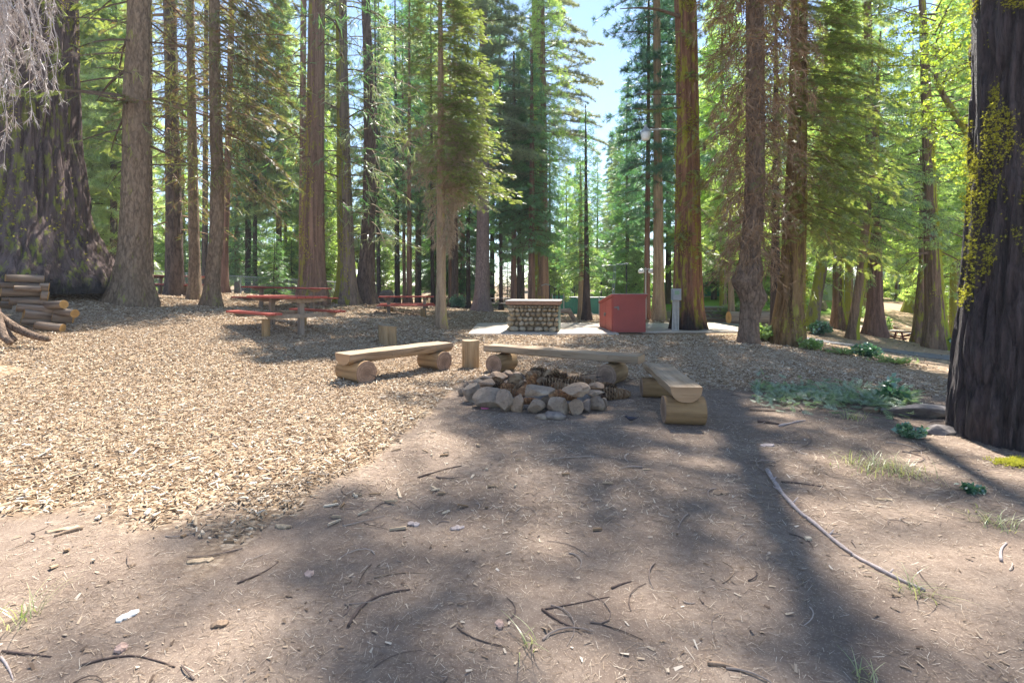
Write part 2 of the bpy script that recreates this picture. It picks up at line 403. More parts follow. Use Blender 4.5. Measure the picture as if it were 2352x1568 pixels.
def crown(kind, axis, z0, z1, Rf, nb, ns, size, elev=-5, droop=.25, az=None, tmin=.12, width=.32, brad=.03, seg=3, twig=True, zbias=1.0, clumpy=0.0, mi=0, mb=None, limb_mi=1, seed=1, lens=(.6, 1.1), keep=None):
    """a crown of real limbs with sprays of small faces along them, in the tree's own space"""
    g = np.random.default_rng(seed); mb = mb or MB(); lod = kind; base = kind.replace('lod', '')
    PO, FW, NO, SZ, TA, TB = [], [], [], [], [], []
    for i in range(nb):
        u = ((i + g.uniform(0, 1)) / nb) ** zbias; z = z0 + (z1 - z0) * u
        a = g.uniform(*az[i % len(az)]) if az else i * 2.39996 + g.uniform(-.5, .5)
        if keep is not None and not keep(z, a, g): continue
        L = Rf(u, z) * g.uniform(*lens)
        if L < .12: continue
        d = np.array([math.cos(a), math.sin(a), 0.]); s = np.array([-d[1], d[0], 0.]); up = np.array([0, 0, 1.])
        te = math.tan(R(elev + g.uniform(-12, 12))); dr = droop * g.uniform(.6, 1.5)
        st = np.array([*axis(z), z]); bend = g.uniform(-.18, .18)
        tt = np.linspace(0, 1, 6)[:, None]
        P = st + d * L * tt + s * bend * L * tt ** 2 + up * L * (te * tt - dr * tt * tt)
        r0 = brad * (L ** .7) * g.uniform(.7, 1.2)
        tube(mb, P, np.linspace(r0, r0 * .2, 6), seg, False, limb_mi)
        n = max(3, int(ns * L * g.uniform(.7, 1.3)))
        t = tmin + (1 - tmin) * g.uniform(0, 1, n) ** .8
        if clumpy: t = np.clip(np.round(t * 6) / 6 + g.normal(0, .035, n), tmin, 1.02)
        Pt = st + d * (L * t)[:, None] + s * (bend * L * t ** 2)[:, None] + up * (L * (te * t - dr * t * t))[:, None]
        T = nrm(d + s * (2 * bend * t)[:, None] + up * (te - 2 * dr * t)[:, None])
        lat = g.uniform(-1, 1, n) * width * L * (1.12 - t) ** .7
        pos = Pt + s * lat[:, None] + d * (np.abs(lat) * .35)[:, None] - up * (np.abs(lat) * .22)[:, None] + g.normal(0, .03, (n, 3))
        sg = np.clip(lat * 4 / max(width * L, .05), -1, 1)[:, None]
        if base == 'pine':
            fw = T * .7 + s * sg * .5 + up * .45 + g.normal(0, .5, (n, 3)); no = g.normal(size=(n, 3))
        elif base == 'cedar':
            fw = T * .55 + s * sg * .55 - up * .25 + g.normal(0, .3, (n, 3)); no = up + g.normal(0, .55, (n, 3))
        elif base == 'twig':
            fw = T * .35 + s * sg * .5 - up * .7 + g.normal(0, .4, (n, 3)); no = g.normal(size=(n, 3))
        elif base == 'leaf':
            fw = g.normal(size=(n, 3)); no = g.normal(size=(n, 3)); pos = pos + g.normal(0, .12 * L, (n, 3)) * [1, 1, .6]
        else:
            fw = T * .75 + s * sg * .8 - up * .08 + g.normal(0, .22, (n, 3)); no = up + g.normal(0, .32, (n, 3))
        PO.append(pos); FW.append(fw); NO.append(no); SZ.append(g.uniform(size[0], size[1], n) * (1.1 - .45 * t))
        if twig: TA.append(Pt); TB.append(pos)
    if PO:
        PO, FW, NO, SZ = map(np.concatenate, (PO, FW, NO, SZ))
        place(mb, lod, PO, FW, NO, SZ, mi)
        if TA:
            A, B = np.concatenate(TA), np.concatenate(TB); q = nrm(np.cross(B - A, [0.3, .2, 1])) * .006
            V = np.stack([A + q, A - q, B], 1).reshape(-1, 3); mb.add(V, np.arange(len(V)).reshape(-1, 3), limb_mi)
    return mb

# ================================================================ trunks
def trunk_mesh(P, rad, seg=20, step=.25, ridge=.05, freq=4.0, zs=.15, flare=.5, lobes=5, burl=None, seed=0, zmax_fine=None):
    """tapered trunk with a root flare; bark ridges are real relief. P, rad given bottom to top in the tree's space"""
    P = np.asarray(P, float); rad = np.asarray(rad, float)
    L = P[-1, 2] - P[0, 2]
    if zmax_fine is None: zmax_fine = L
    z = np.concatenate([np.arange(P[0, 2], P[0, 2] + zmax_fine, step), np.linspace(P[0, 2] + zmax_fine, P[-1, 2], max(3, int((L - zmax_fine) / (step * 5)) + 2))])
    z = np.unique(z)
    X = np.interp(z, P[:, 2], P[:, 0]); Y = np.interp(z, P[:, 2], P[:, 1])
    k = np.array([1, 2, 1]) / 4.0
    r = np.interp(z, P[:, 2], rad)
    a = np.linspace(0, 2 * np.pi, seg, endpoint=False)
    zz = z - P[0, 2]
    if flare:
        fl = np.exp(-np.maximum(zz - .25, 0) / (rad[0] * 1.3))
        lob = 1 + .45 * np.cos(lobes * a + seed) + .3 * np.cos((lobes + 2) * a + 2.1 * seed)
        r2 = r[:, None] * (1 + flare * fl[:, None] * lob[None])
    else: r2 = np.repeat(r[:, None], seg, 1)
    if burl:
        for bz, bh, ba, amt in burl:
            r2 = r2 + amt * np.exp(-((z - bz) / bh) ** 2)[:, None] * np.clip(.45 + .75 * np.cos(a - ba), 0, 2)[None]
    ca, sa = np.cos(a)[None], np.sin(a)[None]
    Q = np.stack([(r[:, None] + .2) * ca * freq, (r[:, None] + .2) * sa * freq, np.repeat(z[:, None], seg, 1) * freq * zs], -1).reshape(-1, 3)
    n = fbm(Q, 3, seed + 11)
    n = (1 - np.abs(n) * 2.6).reshape(len(z), seg)
    low = fbm(Q * .28, 2, seed + 31).reshape(len(z), seg)
    r2 = r2 - ridge * np.clip(n - .25, 0, 1) + low * r[:, None] * .10
    V = np.stack([X[:, None] + r2 * ca, Y[:, None] + r2 * sa, np.repeat(z[:, None], seg, 1)], -1).reshape(-1, 3)
    mb = MB(); nz = len(z)
    i = np.arange(nz - 1)[:, None] * seg; j = np.arange(seg)[None]; kk = (j + 1) % seg
    mb.add(V, np.stack([i + j, i + kk, i + seg + kk, i + seg + j], -1).reshape(-1, 4))
    mb.f.append(((nz - 1) * seg + np.arange(seg)[None], 0))
    return mb

class Tree: pass
def make_tree(name, label, cat, Y, pts, H, bark, group=None, base=None, ridge=.03, freq=5., zs=.15, seg=20, step=.25, flare=.45, lobes=5, burl=None, seed=0, sink=.15, top_r=.35, base_py=None):
    """pts: (px, py, width in px) from the top of the picture down to the foot; the trunk goes on above the picture to height H"""
    p = sorted(pts, key=lambda q: -q[1])
    bx = WX(p[0][0], Y); gz = G(bx, Y)
    P = []; r = []
    for q in p:
        P.append((WX(q[0], Y) - bx, 0.0, WZ(q[1], Y) - gz)); r.append(q[2] * Y / F / 2)
    P = np.array(P); r = np.array(r)
    if P[0, 2] > -.05: P[0, 2] = 0.0
    P = np.vstack([[P[0, 0], 0, min(P[0, 2], 0) - sink], P]) if True else P
    r = np.concatenate([[r[0]], r])
    keep = [0] + [i for i in range(1, len(P)) if P[i, 2] > P[0, 2] + .1]
    P, r = P[keep], r[keep]
    if H > P[-1, 2] + .5:
        d = (P[-1] - P[-2]) / max(P[-1, 2] - P[-2, 2], .1); n = 5
        for t in np.linspace(.2, 1, n):
            P = np.vstack([P, P[len(keep) - 1] + np.array([d[0] * .5, 0, 1]) * (H - P[len(keep) - 1, 2]) * t]); r = np.append(r, r[len(keep) - 1] * (1 - t * (1 - top_r * .5)))
    T = Tree(); T.root = thing(name, label, cat, (bx, Y, gz), 0, group)
    fine = min(H, 1.0 + HC - gz + .557 * Y)
    T.trunk = trunk_mesh(P, r, seg, step, ridge, freq, zs, flare, lobes, burl, seed, fine).obj('trunk', bark, T.root, smooth=True)
    T.P, T.r, T.Y, T.bx, T.gz = P, r, Y, bx, gz
    T.axis = lambda z: (np.interp(z, P[:, 2], P[:, 0]), np.interp(z, P[:, 2], P[:, 1]))
    T.rad = lambda z: np.interp(z, P[:, 2], r)
    T.z = lambda py: WZ(py, Y) - gz          # picture row -> height in the tree's space
    T.m = lambda px: px * Y / F              # picture width -> metres
    return T
def put_crown(T, mb, leaf, limb, name='crown'):
    return mb.obj(name, [leaf, limb], T.root)
def lichen(T, n, thr, z0, z1, size, sidevec, mat=None, seed=0, zscale=.45, freq=3.0):
    """tufts of lichen sitting on the bark"""
    g = np.random.default_rng(seed); me = T.trunk.data
    V = np.empty(len(me.vertices) * 3, np.float32); me.vertices.foreach_get('co', V); V = V.reshape(-1, 3)
    N = np.empty(len(me.vertices) * 3, np.float32); me.vertices.foreach_get('normal', N); N = N.reshape(-1, 3)
    ok = (V[:, 2] > z0) & (V[:, 2] < z1) & (N[:, 1] < .45)
    f = fbm(V * [freq, freq, freq * zscale], 4, seed + 5) + .25 * (N @ np.array(sidevec))
    I = np.nonzero(ok & (f > thr))[0]
    if not len(I): return None
    I = g.choice(I, n); p = V[I] + g.normal(0, 1, (n, 3)) * [.03, .03, .05] * (size[1] / .05); p += N[I] * .006
    mb = MB(); place(mb, 'tuft', p, N[I] + g.normal(0, .55, (n, 3)), g.normal(size=(n, 3)), g.uniform(*size, n))
    return mb.obj('lichen', mat or L_LICH, T.root)
# ================================================================ ground, path, road, slab
def pw(x, xs, ys): return np.interp(x, xs, ys)
def chipmask(x, y):
    """1 where the wood chips lie, 0 on the trodden earth"""
    P = np.stack([x, y, 0 * x], -1)
    yb = pw(x, [-12, -4.15, -2.7, -1.6, -1.25, -1.0, -.8, -.3, .3, 1, 2, 2.7, 4, 6, 12], [3.45, 3.6, 3.45, 3.3, 4.3, 5.8, 7.9, 8.6, 8.75, 8.8, 7.9, 7.4, 7.5, 6.9, 6.6])
    d = y - yb + .55 * fbm(P * 1.1, 3, 3) + .35 * fbm(P * 3.5, 2, 4)
    m = np.clip(d / .55 + .5, 0, 1)
    far = np.clip((y - 27) / 5, 0, 1) * np.clip((x + 2) / 4, 0, 1)
    right = np.clip((x - 9.5 + .8 * fbm(P * .5, 3, 8)) / 2.0, 0, 1) * np.clip((y - 8) / 3, 0, 1)
    return m * (1 - .8 * far) * (1 - .7 * right)
def axis_grid(segs):
    o = []
    for a, b, s in segs: o.append(np.arange(a, b, s))
    return np.concatenate(o + [[segs[-1][1]]])
gx = axis_grid([(-130, -40, 6), (-40, -16, 1.0), (-16, -6, .22), (-6, 6, .10), (6, 16, .22), (16, 40, .8), (40, 130, 6)])
gy = axis_grid([(-25, -4, 2), (-4, 1, .4), (1, 9, .09), (9, 20, .18), (20, 45, .7), (45, 160, 6)])
XX, YY = np.meshgrid(gx, gy); zz = ground(XX.ravel(), YY.ravel())
PP = np.stack([XX.ravel(), YY.ravel(), zz], -1)
cm = chipmask(PP[:, 0], PP[:, 1])
PP[:, 2] += cm * .015 * np.abs(fbm(PP * [9, 9, 0], 2, 21))
lawn = np.clip((np.exp(-(((PP[:, 0] - 14.5) / 10.5) ** 4 + ((PP[:, 1] - 36.5) / 4.2) ** 4)) - .3) * 4, 0, 1)
duff = np.clip((PP[:, 0] - 9) / 4, 0, 1) * np.clip((PP[:, 1] - 10) / 5, 0, 1)
mb = MB(); nx = len(gx); i = np.arange(len(gy) - 1)[:, None] * nx; j = np.arange(nx - 1)[None]
mb.add(PP, np.stack([i + j, i + j + 1, i + nx + j + 1, i + nx + j], -1).reshape(-1, 4))
t = NT('ground'); v = t.coord('Object')
def attr(nm): return t.n('ShaderNodeAttribute', _attribute_name=nm).outputs['Fac']
n1 = t.noise(v, 1.6, 6, .65); n2 = t.noise(v, 14, 6, .7); n3 = t.noise(v, 60, 4, .7)
dirt = t.ramp(n1, [(.3, (.165, .122, .095)), (.7, (.275, .213, .165))])
dirt = t.mix(t.ramp(n2, [(.35, .7), (.6, 0)]), dirt, (.15, .108, .084))
sp = t.voro(t.coord('Object', (1, 1, 1)), 90); dirt = t.mix(t.ramp(sp.outputs['Distance'], [(.12, .6), (.28, 0)]), dirt, (.45, .36, .27))
dirt = t.mix(t.ramp(n3, [(.55, 0), (.7, .5)]), dirt, (.42, .33, .25))
vc = t.voro(t.coord('Object', (24, 34, 1)), 1.0); vd = t.voro(t.coord('Object', (38, 22, 1)), 1.0)
pick = t.math('ADD', t.math('MULTIPLY', t.sep(vc.outputs['Color'])[0], .55), t.math('MULTIPLY', t.sep(vd.outputs['Color'])[1], .45))
chip = t.ramp(pick, [(.15, (.13, .082, .05)), (.42, (.29, .20, .12)), (.62, (.43, .32, .21)), (.85, (.58, .46, .33))])
chip = t.mix(t.ramp(vc.outputs['Distance'], [(.45, 0), (.75, .7)]), chip, (.12, .08, .05))
big = t.noise(v, .55, 4); chip = t.mix(t.ramp(big, [(.42, 0), (.7, .55)]), chip, (.27, .18, .115))
c = t.mix(attr('chips'), dirt, chip)
litter = t.ramp(t.noise(v, 9, 7, .75), [(.3, (.21, .135, .085)), (.52, (.42, .30, .20)), (.72, (.60, .47, .34))])
c = t.mix(attr('duff'), c, litter)
gr = t.ramp(t.noise(v, 22, 5, .7), [(.3, (.10, .19, .03)), (.7, (.26, .37, .08))])
c = t.mix(attr('lawn'), c, gr)
hh = t.math('ADD', t.math('MULTIPLY', n2, .6), t.math('MULTIPLY', t.math('MULTIPLY', pick, attr('chips')), .9))
t.bsdf(c, .95, .1, t.bump(t.math('ADD', hh, t.math('MULTIPLY', n3, .25)), .8, .025))
go = mb.obj('ground', t.m, smooth=True); tag(go, kind='structure')
for nm, a in (('chips', cm), ('lawn', lawn), ('duff', duff)):
    at = go.data.attributes.new(nm, 'FLOAT', 'POINT'); at.data.foreach_set('value', a.astype(np.float32))

def ribbon(name, pts, w, mat, lift=.03, n=60, th=.1):
    pts = np.array(pts, float); s = np.concatenate([[0], np.cumsum(np.linalg.norm(np.diff(pts[:, :2], axis=0), axis=1))])
    u = np.linspace(0, s[-1], n); C = np.stack([np.interp(u, s, pts[:, 0]), np.interp(u, s, pts[:, 1])], -1)
    k = np.ones(7) / 7; Cp = np.vstack([np.repeat(C[:1], 3, 0), C, np.repeat(C[-1:], 3, 0)]); C = np.stack([np.convolve(Cp[:, q], k, 'valid') for q in (0, 1)], -1)
    T = nrm(np.gradient(C, axis=0)); N = np.stack([-T[:, 1], T[:, 0]], -1); W = np.interp(u, s, w) if not np.isscalar(w) else np.full(n, w)
    cols = []
    m = 7
    for q in np.linspace(-.5, .5, m):
        X = C + N * (W * q)[:, None] + N * (.06 * fbm(np.stack([u * 1.5, np.full(n, q * 9), 0 * u], -1), 2, 3))[:, None]
        cols.append(np.stack([X[:, 0], X[:, 1], ground(X[:, 0], X[:, 1]) + lift], -1))
    V = np.stack(cols, 1); top = V.reshape(-1, 3); bot = top - [0, 0, th]
    i = np.arange(n - 1)[:, None] * m; j = np.arange(m - 1)[None]
    Q = np.stack([i + j, i + j + 1, i + m + j + 1, i + m + j], -1).reshape(-1, 4)
    e = np.arange(n - 1) * m; b = n * m
    mb = MB().add(np.vstack([top, bot]), [Q, np.stack([e, e + m, e + m + b, e + b], -1), np.stack([e + m - 1, e + m - 1 + b, e + 2 * m - 1 + b, e + 2 * m - 1], -1)])
    return tag(mb.obj(name, mat, smooth=False), kind='structure')
t = NT('asphalt'); v = t.coord('Object')
c = t.ramp(t.noise(v, 3, 6, .7), [(.3, (.13, .125, .13)), (.7, (.22, .21, .21))]); c = t.mix(t.ramp(t.noise(v, 70, 4), [(.5, 0), (.7, .5)]), c, (.32, .30, .28))
t.bsdf(c, .9, .2, t.bump(t.noise(v, 80, 4), .4, .01)); M_ASPH = t.m
t = NT('concrete'); v = t.coord('Object')
c = t.ramp(t.noise(v, 2.2, 7, .7), [(.3, (.42, .36, .30)), (.7, (.58, .52, .45))]); c = t.mix(t.ramp(t.noise(v, 40, 4), [(.5, 0), (.75, .5)]), c, (.36, .30, .25)); c = t.mix(t.ramp(t.noise(v, .9, 5), [(.5, 0), (.7, .6)]), c, (.42, .33, .24))
t.bsdf(c, .9, .2, t.bump(t.noise(v, 50, 5), .3, .008)); M_CONC = t.m
t = NT('path_concrete'); v = t.coord('Object')
c = t.ramp(t.noise(v, 2, 6, .7), [(.3, (.20, .185, .18)), (.7, (.31, .29, .28))]); t.bsdf(c, .9, .2, t.bump(t.noise(v, 60, 4), .3, .008)); M_PATH = t.m
ribbon('road', [(WX(2700, 15.2), 15.2), (WX(2215, 16.2), 16.2), (WX(2100, 16.8), 16.8), (WX(1960, 17.5), 17.6), (WX(1860, 18.2), 18.2), (WX(1790, 19.0), 19.2)], [2.0, 1.9, 1.7, 1.4, 1.2, 1.0], M_ASPH)
ribbon('path', [(WX(1880, 17.0), 17.0), (WX(1760, 17.6), 17.6), (WX(1700, 19), 19), (WX(1665, 21), 21), (WX(1650, 25.2), 25.2)], [1.0, 1.3, 1.7, 1.9, 1.6], M_PATH, n=40)
ribbon('far_path', [(WX(1800, 31), 31), (WX(2000, 29), 29), (WX(2200, 27), 27), (WX(2400, 26), 26)], .7, M_PATH, n=60)
mb = MB(); box(mb, (0, 0, 0), (4.55, 4.3, .18), .015); box(mb, (4.57, .35, 0), (4.55, 3.6, .176), .015)
SLAB = tag(mb.obj('concrete_slab_path', M_CONC, None, (.95, 17.55, -.035)), kind='structure')
SLABZ = .045

# ================================================================ loose stuff on the ground
M_CHIP = NT('wood_chip'); t = M_CHIP; r = t.island()
c = t.ramp(r, [(0, (.17, .105, .06)), (.22, (.30, .205, .125)), (.5, (.46, .345, .23)), (.82, (.60, .49, .36)), (1, (.70, .62, .51))])
c = t.mix(t.ramp(t.noise(t.coord('Object', (60, 60, 60)), 1, 3), [(.35, .45), (.6, 0)]), c, (.24, .155, .09)); t.bsdf(c, .85, .15); M_CHIP = t.m
t = NT('litter_needle'); r = t.island(); c = t.ramp(r, [(0, (.10, .065, .045)), (.4, (.26, .185, .125)), (.8, (.43, .33, .235)), (1, (.60, .52, .42))]); t.bsdf(c, .8, .2); M_NEED = t.m
t = NT('litter_twig'); r = t.island(); c = t.ramp(r, [(0, (.09, .065, .055)), (.5, (.21, .155, .125)), (1, (.42, .35, .30))]); t.bsdf(c, .9, .15, t.bump(t.noise(t.coord('Object'), 120, 4), .3, .003)); M_TWIG = t.m

def bits(n, region, ln, wd, th, mask=None, tilt=.3, lift=.004, seed=0, box_=True, zoff=None):
    """n loose flat splinters lying in region (x0,x1,y0,y1); returns a MB"""
    g = np.random.default_rng(seed); x0, x1, y0, y1 = region
    if len(region) == 4: x = g.uniform(x0, x1, n); y = g.uniform(y0, y1, n)
    else: y = y0 + (y1 - y0) * g.uniform(0, 1, n); x = 0
    if mask is not None: k = g.uniform(0, 1, n) < mask(x, y); x, y = x[k], y[k]
    n = len(x); z = ground(x, y) + lift + (g.uniform(0, 1, n) * zoff if zoff is not None else 0)
    a = g.uniform(0, 6.28, n); e = g.normal(0, tilt, n); ro = g.normal(0, tilt, n)
    f = np.stack([np.cos(a) * np.cos(e), np.sin(a) * np.cos(e), np.sin(e)], -1); s = nrm(np.cross([0, 0, 1.], f)); u = np.cross(f, s); s = s * np.cos(ro)[:, None] + u * np.sin(ro)[:, None]; u = np.cross(f, s)
    L = g.uniform(*ln, n) * g.uniform(.5, 1, n); W = g.uniform(*wd, n); H = g.uniform(*th, n)
    C = np.stack([x, y, z + np.abs(np.sin(e)) * L * .35], -1); V = []
    for (p, q, h) in [(-1, -1, 0), (1, -.6, 0), (.9, .7, 0), (-.85, 1, 0), (-.9, -.8, 1), (.85, -.5, 1), (.8, .5, 1), (-.8, .8, 1)] if box_ else [(-1, -1, 0), (1, -.5, 0), (.9, .6, 0), (-.9, 1, 0)]:
        V.append(C + f * (L / 2 * p)[:, None] + s * (W / 2 * q)[:, None] + u * (H * h)[:, None])
    V = np.stack(V, 1); k = V.shape[1]; o = (np.arange(n) * k)[:, None, None]
    Q = np.array([[4, 5, 6, 7], [0, 1, 5, 4], [1, 2, 6, 5], [2, 3, 7, 6], [3, 0, 4, 7]]) if box_ else np.array([[0, 1, 2, 3]])
    return V.reshape(-1, 3), (Q[None] + o).reshape(-1, 4)
mb = MB(); cmf = lambda x, y: chipmask(x, y) ** 1.3
keepout = lambda x, y: chipmask(x, y) * (1 - ((x > -1.4) & (x < 7.8) & (y > 15.3) & (y < 19.8)))
mb.add(*bits(90000, (-7, 9, 3.0, 7.5), (.015, .085), (.004, .016), (.002, .007), cmf, .22, .003, 1, zoff=.02))
mb.add(*bits(5000, (-7, 9, 3.0, 8), (.05, .14), (.010, .028), (.004, .010), cmf, .2, .010, 9, zoff=.02))
mb.add(*bits(90000, (-10, 8, 7.5, 12), (.02, .09), (.006, .020), (.003, .008), cmf, .24, .003, 2, zoff=.02))
mb.add(*bits(42000, (-14, 10, 12, 18), (.04, .12), (.012, .035), (.005, .012), keepout, .26, .003, 3, zoff=.02))
mb.add(*bits(26000, (-19, 9, 18, 28), (.06, .16), (.02, .05), (.006, .014), keepout, .28, .003, 4, zoff=.02))
mb.add(*bits(1500, (-7, 5, 2.6, 5.2), (.04, .15), (.010, .032), (.006, .014), lambda x, y: .35 * np.clip((y - 2.6) / 1.6, 0, 1) * np.clip((1.2 - x) / 3, .03, 1), .15, .004, 5))
tag(mb.obj('wood_chips', M_CHIP), 'pale wood chips spread over the clearing', 'wood chips', kind='stuff')
mb = MB(); dm = lambda x, y: np.clip(1 - .7 * chipmask(x, y), 0, 1) * np.clip(.55 + 1.0 * fbm(np.stack([x, y, 0 * x], -1) * 1.6, 3, 44) + .25 * (x > -1), .12, 1)
mb.add(*bits(26000, (-2.9, 2.9, 1.5, 3.2), (.015, .07), (.0012, .0028), (.001, .002), dm, .14, .003, 11, False))
mb.add(*bits(46000, (-4.5, 5.5, 3.2, 6.2), (.03, .10), (.002, .005), (.001, .002), dm, .16, .004, 12, False))
mb.add(*bits(40000, (-3, 9, 6.2, 9), (.04, .12), (.003, .007), (.001, .002), dm, .2, .004, 13, False))
mb.add(*bits(5000, (-4, 7, 1.5, 7), (.015, .05), (.006, .016), (.001, .003), dm, .25, .004, 14, False))
mb.add(*bits(22000, (9, 34, 10, 34), (.08, .22), (.015, .05), (.001, .003), lambda x, y: .6 + 0 * x, .2, .006, 15, False))
tag(mb.obj('needle_litter', M_NEED), 'dry needles and leaf scraps strewn over bare earth', 'needle litter', kind='stuff')
def twigs(n, region, ln, r, seed, mask=None):
    g = np.random.default_rng(seed); m = MB(); x0, x1, y0, y1 = region
    for k in range(n):
        x, y = g.uniform(x0, x1), g.uniform(y0, y1); a = g.uniform(0, 6.28); L = g.uniform(*ln); t = np.linspace(0, 1, 6); c = g.normal(0, .9)
        px = x + L * (np.cos(a + c * t) * t); py = y + L * (np.sin(a + c * t) * t); rr = g.uniform(*r)
        P = np.stack([px, py, ground(px, py) + rr * .9 + .012 * np.sin(t * 3.1) * g.uniform(0, 1)], -1); tube(m, P, np.linspace(rr, rr * .45, 6), 5)
    return m
mb = twigs(80, (-3, 3.4, 1.5, 4), (.05, .28), (.0018, .005), 21); mb.merge(twigs(140, (-6, 7, 4, 9), (.1, .5), (.003, .008), 22)); mb.merge(twigs(120, (-10, 8, 9, 15), (.2, .8), (.005, .012), 23))
tag(mb.obj('twig_litter', M_TWIG), 'small broken twigs strewn over the ground', 'twig litter', kind='stuff')
# ================================================================ the named trees
def cone(R0, top=.15, p=.8): return lambda u, z: R0 * max(1 - u, 0) ** p + top

# the giant at the left edge
T = make_tree('giant_fir_tree', 'giant fir trunk with deep dark furrows and mossy streaks behind the firewood stack', 'tree', 13.5,
    [(66, 0, 172), (64, 300, 184), (60, 500, 215), (52, 600, 270), (46, 655, 320)], 30, B_GIANT, seg=230, step=.10, ridge=.15, freq=5.5, zs=.075, flare=.22, seed=3)
lichen(T, 1200, .26, .6, 8.5, (.03, .07), (.2, -.8, 0), L_LICH, 3, .25, 2.0)
# tall fir beside it
T = make_tree('fir_tree', 'thick grey-brown fir trunk right of the giant trunk, with flared foot', 'tree', 14.0,
    [(320, 0, 46), (315, 200, 51), (313, 400, 56), (311, 560, 62), (305, 650, 70), (300, 704, 80)], 26, B_FIR, seg=72, step=.08, ridge=.035, freq=7, zs=.35, flare=.28, seed=5)
mb = crown('twig', T.axis, 3.6, 11.5, lambda u, z: 2.6, 30, 5, (.25, .6), -2, .18, seed=50, brad=.022, tmin=.25)
crown('fir', T.axis, 5.0, 11.0, lambda u, z: 2.8, 10, 9, (.22, .42), -8, .25, az=[(2.2, 3.6), (3.6, 4.6)], tmin=.5, mb=mb, seed=51)
crown('fir', T.axis, 15, 25, cone(2.2), 40, 5, (.5, .8), -8, .25, mb=mb, seed=52)
put_crown(T, mb, L_FIR, B_LIMB)
T = make_tree('pine_tree', 'dark slim trunk half hidden behind the thick grey-brown fir', 'tree', 22, [(342, 0, 14), (341, 400, 16), (343, 682, 20)], 26, B_DARK, seg=20, seed=6, ridge=.02)
put_crown(T, crown('firlod', T.axis, 9, 25, cone(2.0), 40, 5, (.5, .8), seed=60), L_FIR, B_LIMB)
T = make_tree('fir_tree', 'dark grey fir trunk rising behind the far left red table', 'tree', 20, [(390, 0, 27), (394, 200, 28), (398, 400, 31), (401, 600, 36), (402, 682, 42)], 26, B_PINE, seg=44, step=.14, ridge=.03, freq=7, zs=.2, flare=.2, seed=7)
mb = crown('twig', T.axis, 2.5, 12.5, lambda u, z: 2.4, 46, 5, (.3, .7), -6, .25, seed=70, brad=.02)
crown('fir', T.axis, 6.5, 13, lambda u, z: 2.3, 26, 8, (.25, .45), -10, .3, tmin=.3, mb=mb, seed=71)
put_crown(T, mb, L_FIRDRY, B_BROWNTWIG)
T = make_tree('fir_tree', 'slim straight fir trunk before the far left table, beside the leaning fir', 'tree', 18, [(437, 0, 17), (439, 200, 18), (443, 400, 21), (447, 600, 24), (448, 692, 30)], 22, B_FIR, seg=36, step=.12, ridge=.02, freq=9, zs=.3, flare=.25, seed=8)
mb = crown('twig', T.axis, 3.2, 12, lambda u, z: 1.9, 40, 5, (.3, .7), -10, .3, seed=80, brad=.016)
crown('fir', T.axis, 7.0, 13, lambda u, z: 1.6, 22, 8, (.22, .4), -10, .3, tmin=.3, mb=mb, seed=81)
put_crown(T, mb, L_FIRDRY, B_BROWNTWIG)
T = make_tree('fir_tree', 'thin straight trunk far back between the two slim firs', 'tree', 28, [(474, 0, 9), (472, 300, 11), (470, 672, 14)], 24, B_PINE, seg=16, seed=9, ridge=.02)
put_crown(T, crown('firlod', T.axis, 9, 23, cone(1.6), 40, 5, (.5, .8), seed=90), L_FIR, B_LIMB)
T = make_tree('fir_tree', 'leaning fir with rusty dead sprays and olive needles, foot beside the far left table', 'tree', 16, [(492, 0, 23), (494, 200, 24), (499, 400, 27), (497, 540, 30), (488, 640, 33), (482, 703, 40)], 17, B_FIR, seg=44, step=.10, ridge=.025, freq=9, zs=.3, flare=.22, seed=10)
east = [(-1.0, 1.0), (-.7, .7), (1.0, 4.6)]
mb = crown('fir', T.axis, 5.4, 14.5, lambda u, z: 3.3 * (1 - .45 * u), 52, 16, (.22, .42), -4, .32, az=east, tmin=.3, seed=100, brad=.02)
crown('twig', T.axis, 4.0, 10.5, lambda u, z: 2.2, 60, 8, (.3, .75), -14, .4, az=east, seed=101, mb=mb, brad=.014)
put_crown(T, mb, L_FIRDRY, B_BROWNTWIG)
T = make_tree('cedar_tree', 'reddish trunk behind the leaning rusty fir', 'tree', 24, [(532, 0, 12), (526, 300, 15), (515, 560, 18), (512, 682, 24)], 24, B_RED, seg=24, seed=11, ridge=.03)
put_crown(T, crown('firlod', T.axis, 8.5, 22, cone(1.9), 60, 6, (.4, .7), seed=110), L_FIRDRY, B_LIMB)
for px, w, yb, lab, sd in [(569, 14, 663, 'thicker of the paired dark trunks behind the chain-link fence', 12), (585, 10, 664, 'thinner of the paired dark trunks behind the chain-link fence', 13)]:
    T = make_tree('cedar_tree', lab, 'tree', 32, [(px + (4 if sd == 13 else -2), 200, w * .6), (px + 1, 450, w * .85), (px, yb, w)], 19, B_DARK, seg=18, seed=sd, ridge=.03)
    mb = crown('twig', T.axis, 3.0, 10, lambda u, z: 2.2, 26, 4, (.4, .9), -8, .2, seed=sd * 10, brad=.018)
    crown('cedar', T.axis, 6, 18, cone(2.2), 55, 8, (.35, .6), -5, .35, seed=sd * 10 + 1, mb=mb)
    put_crown(T, mb, L_CEDAR, B_LIMB)
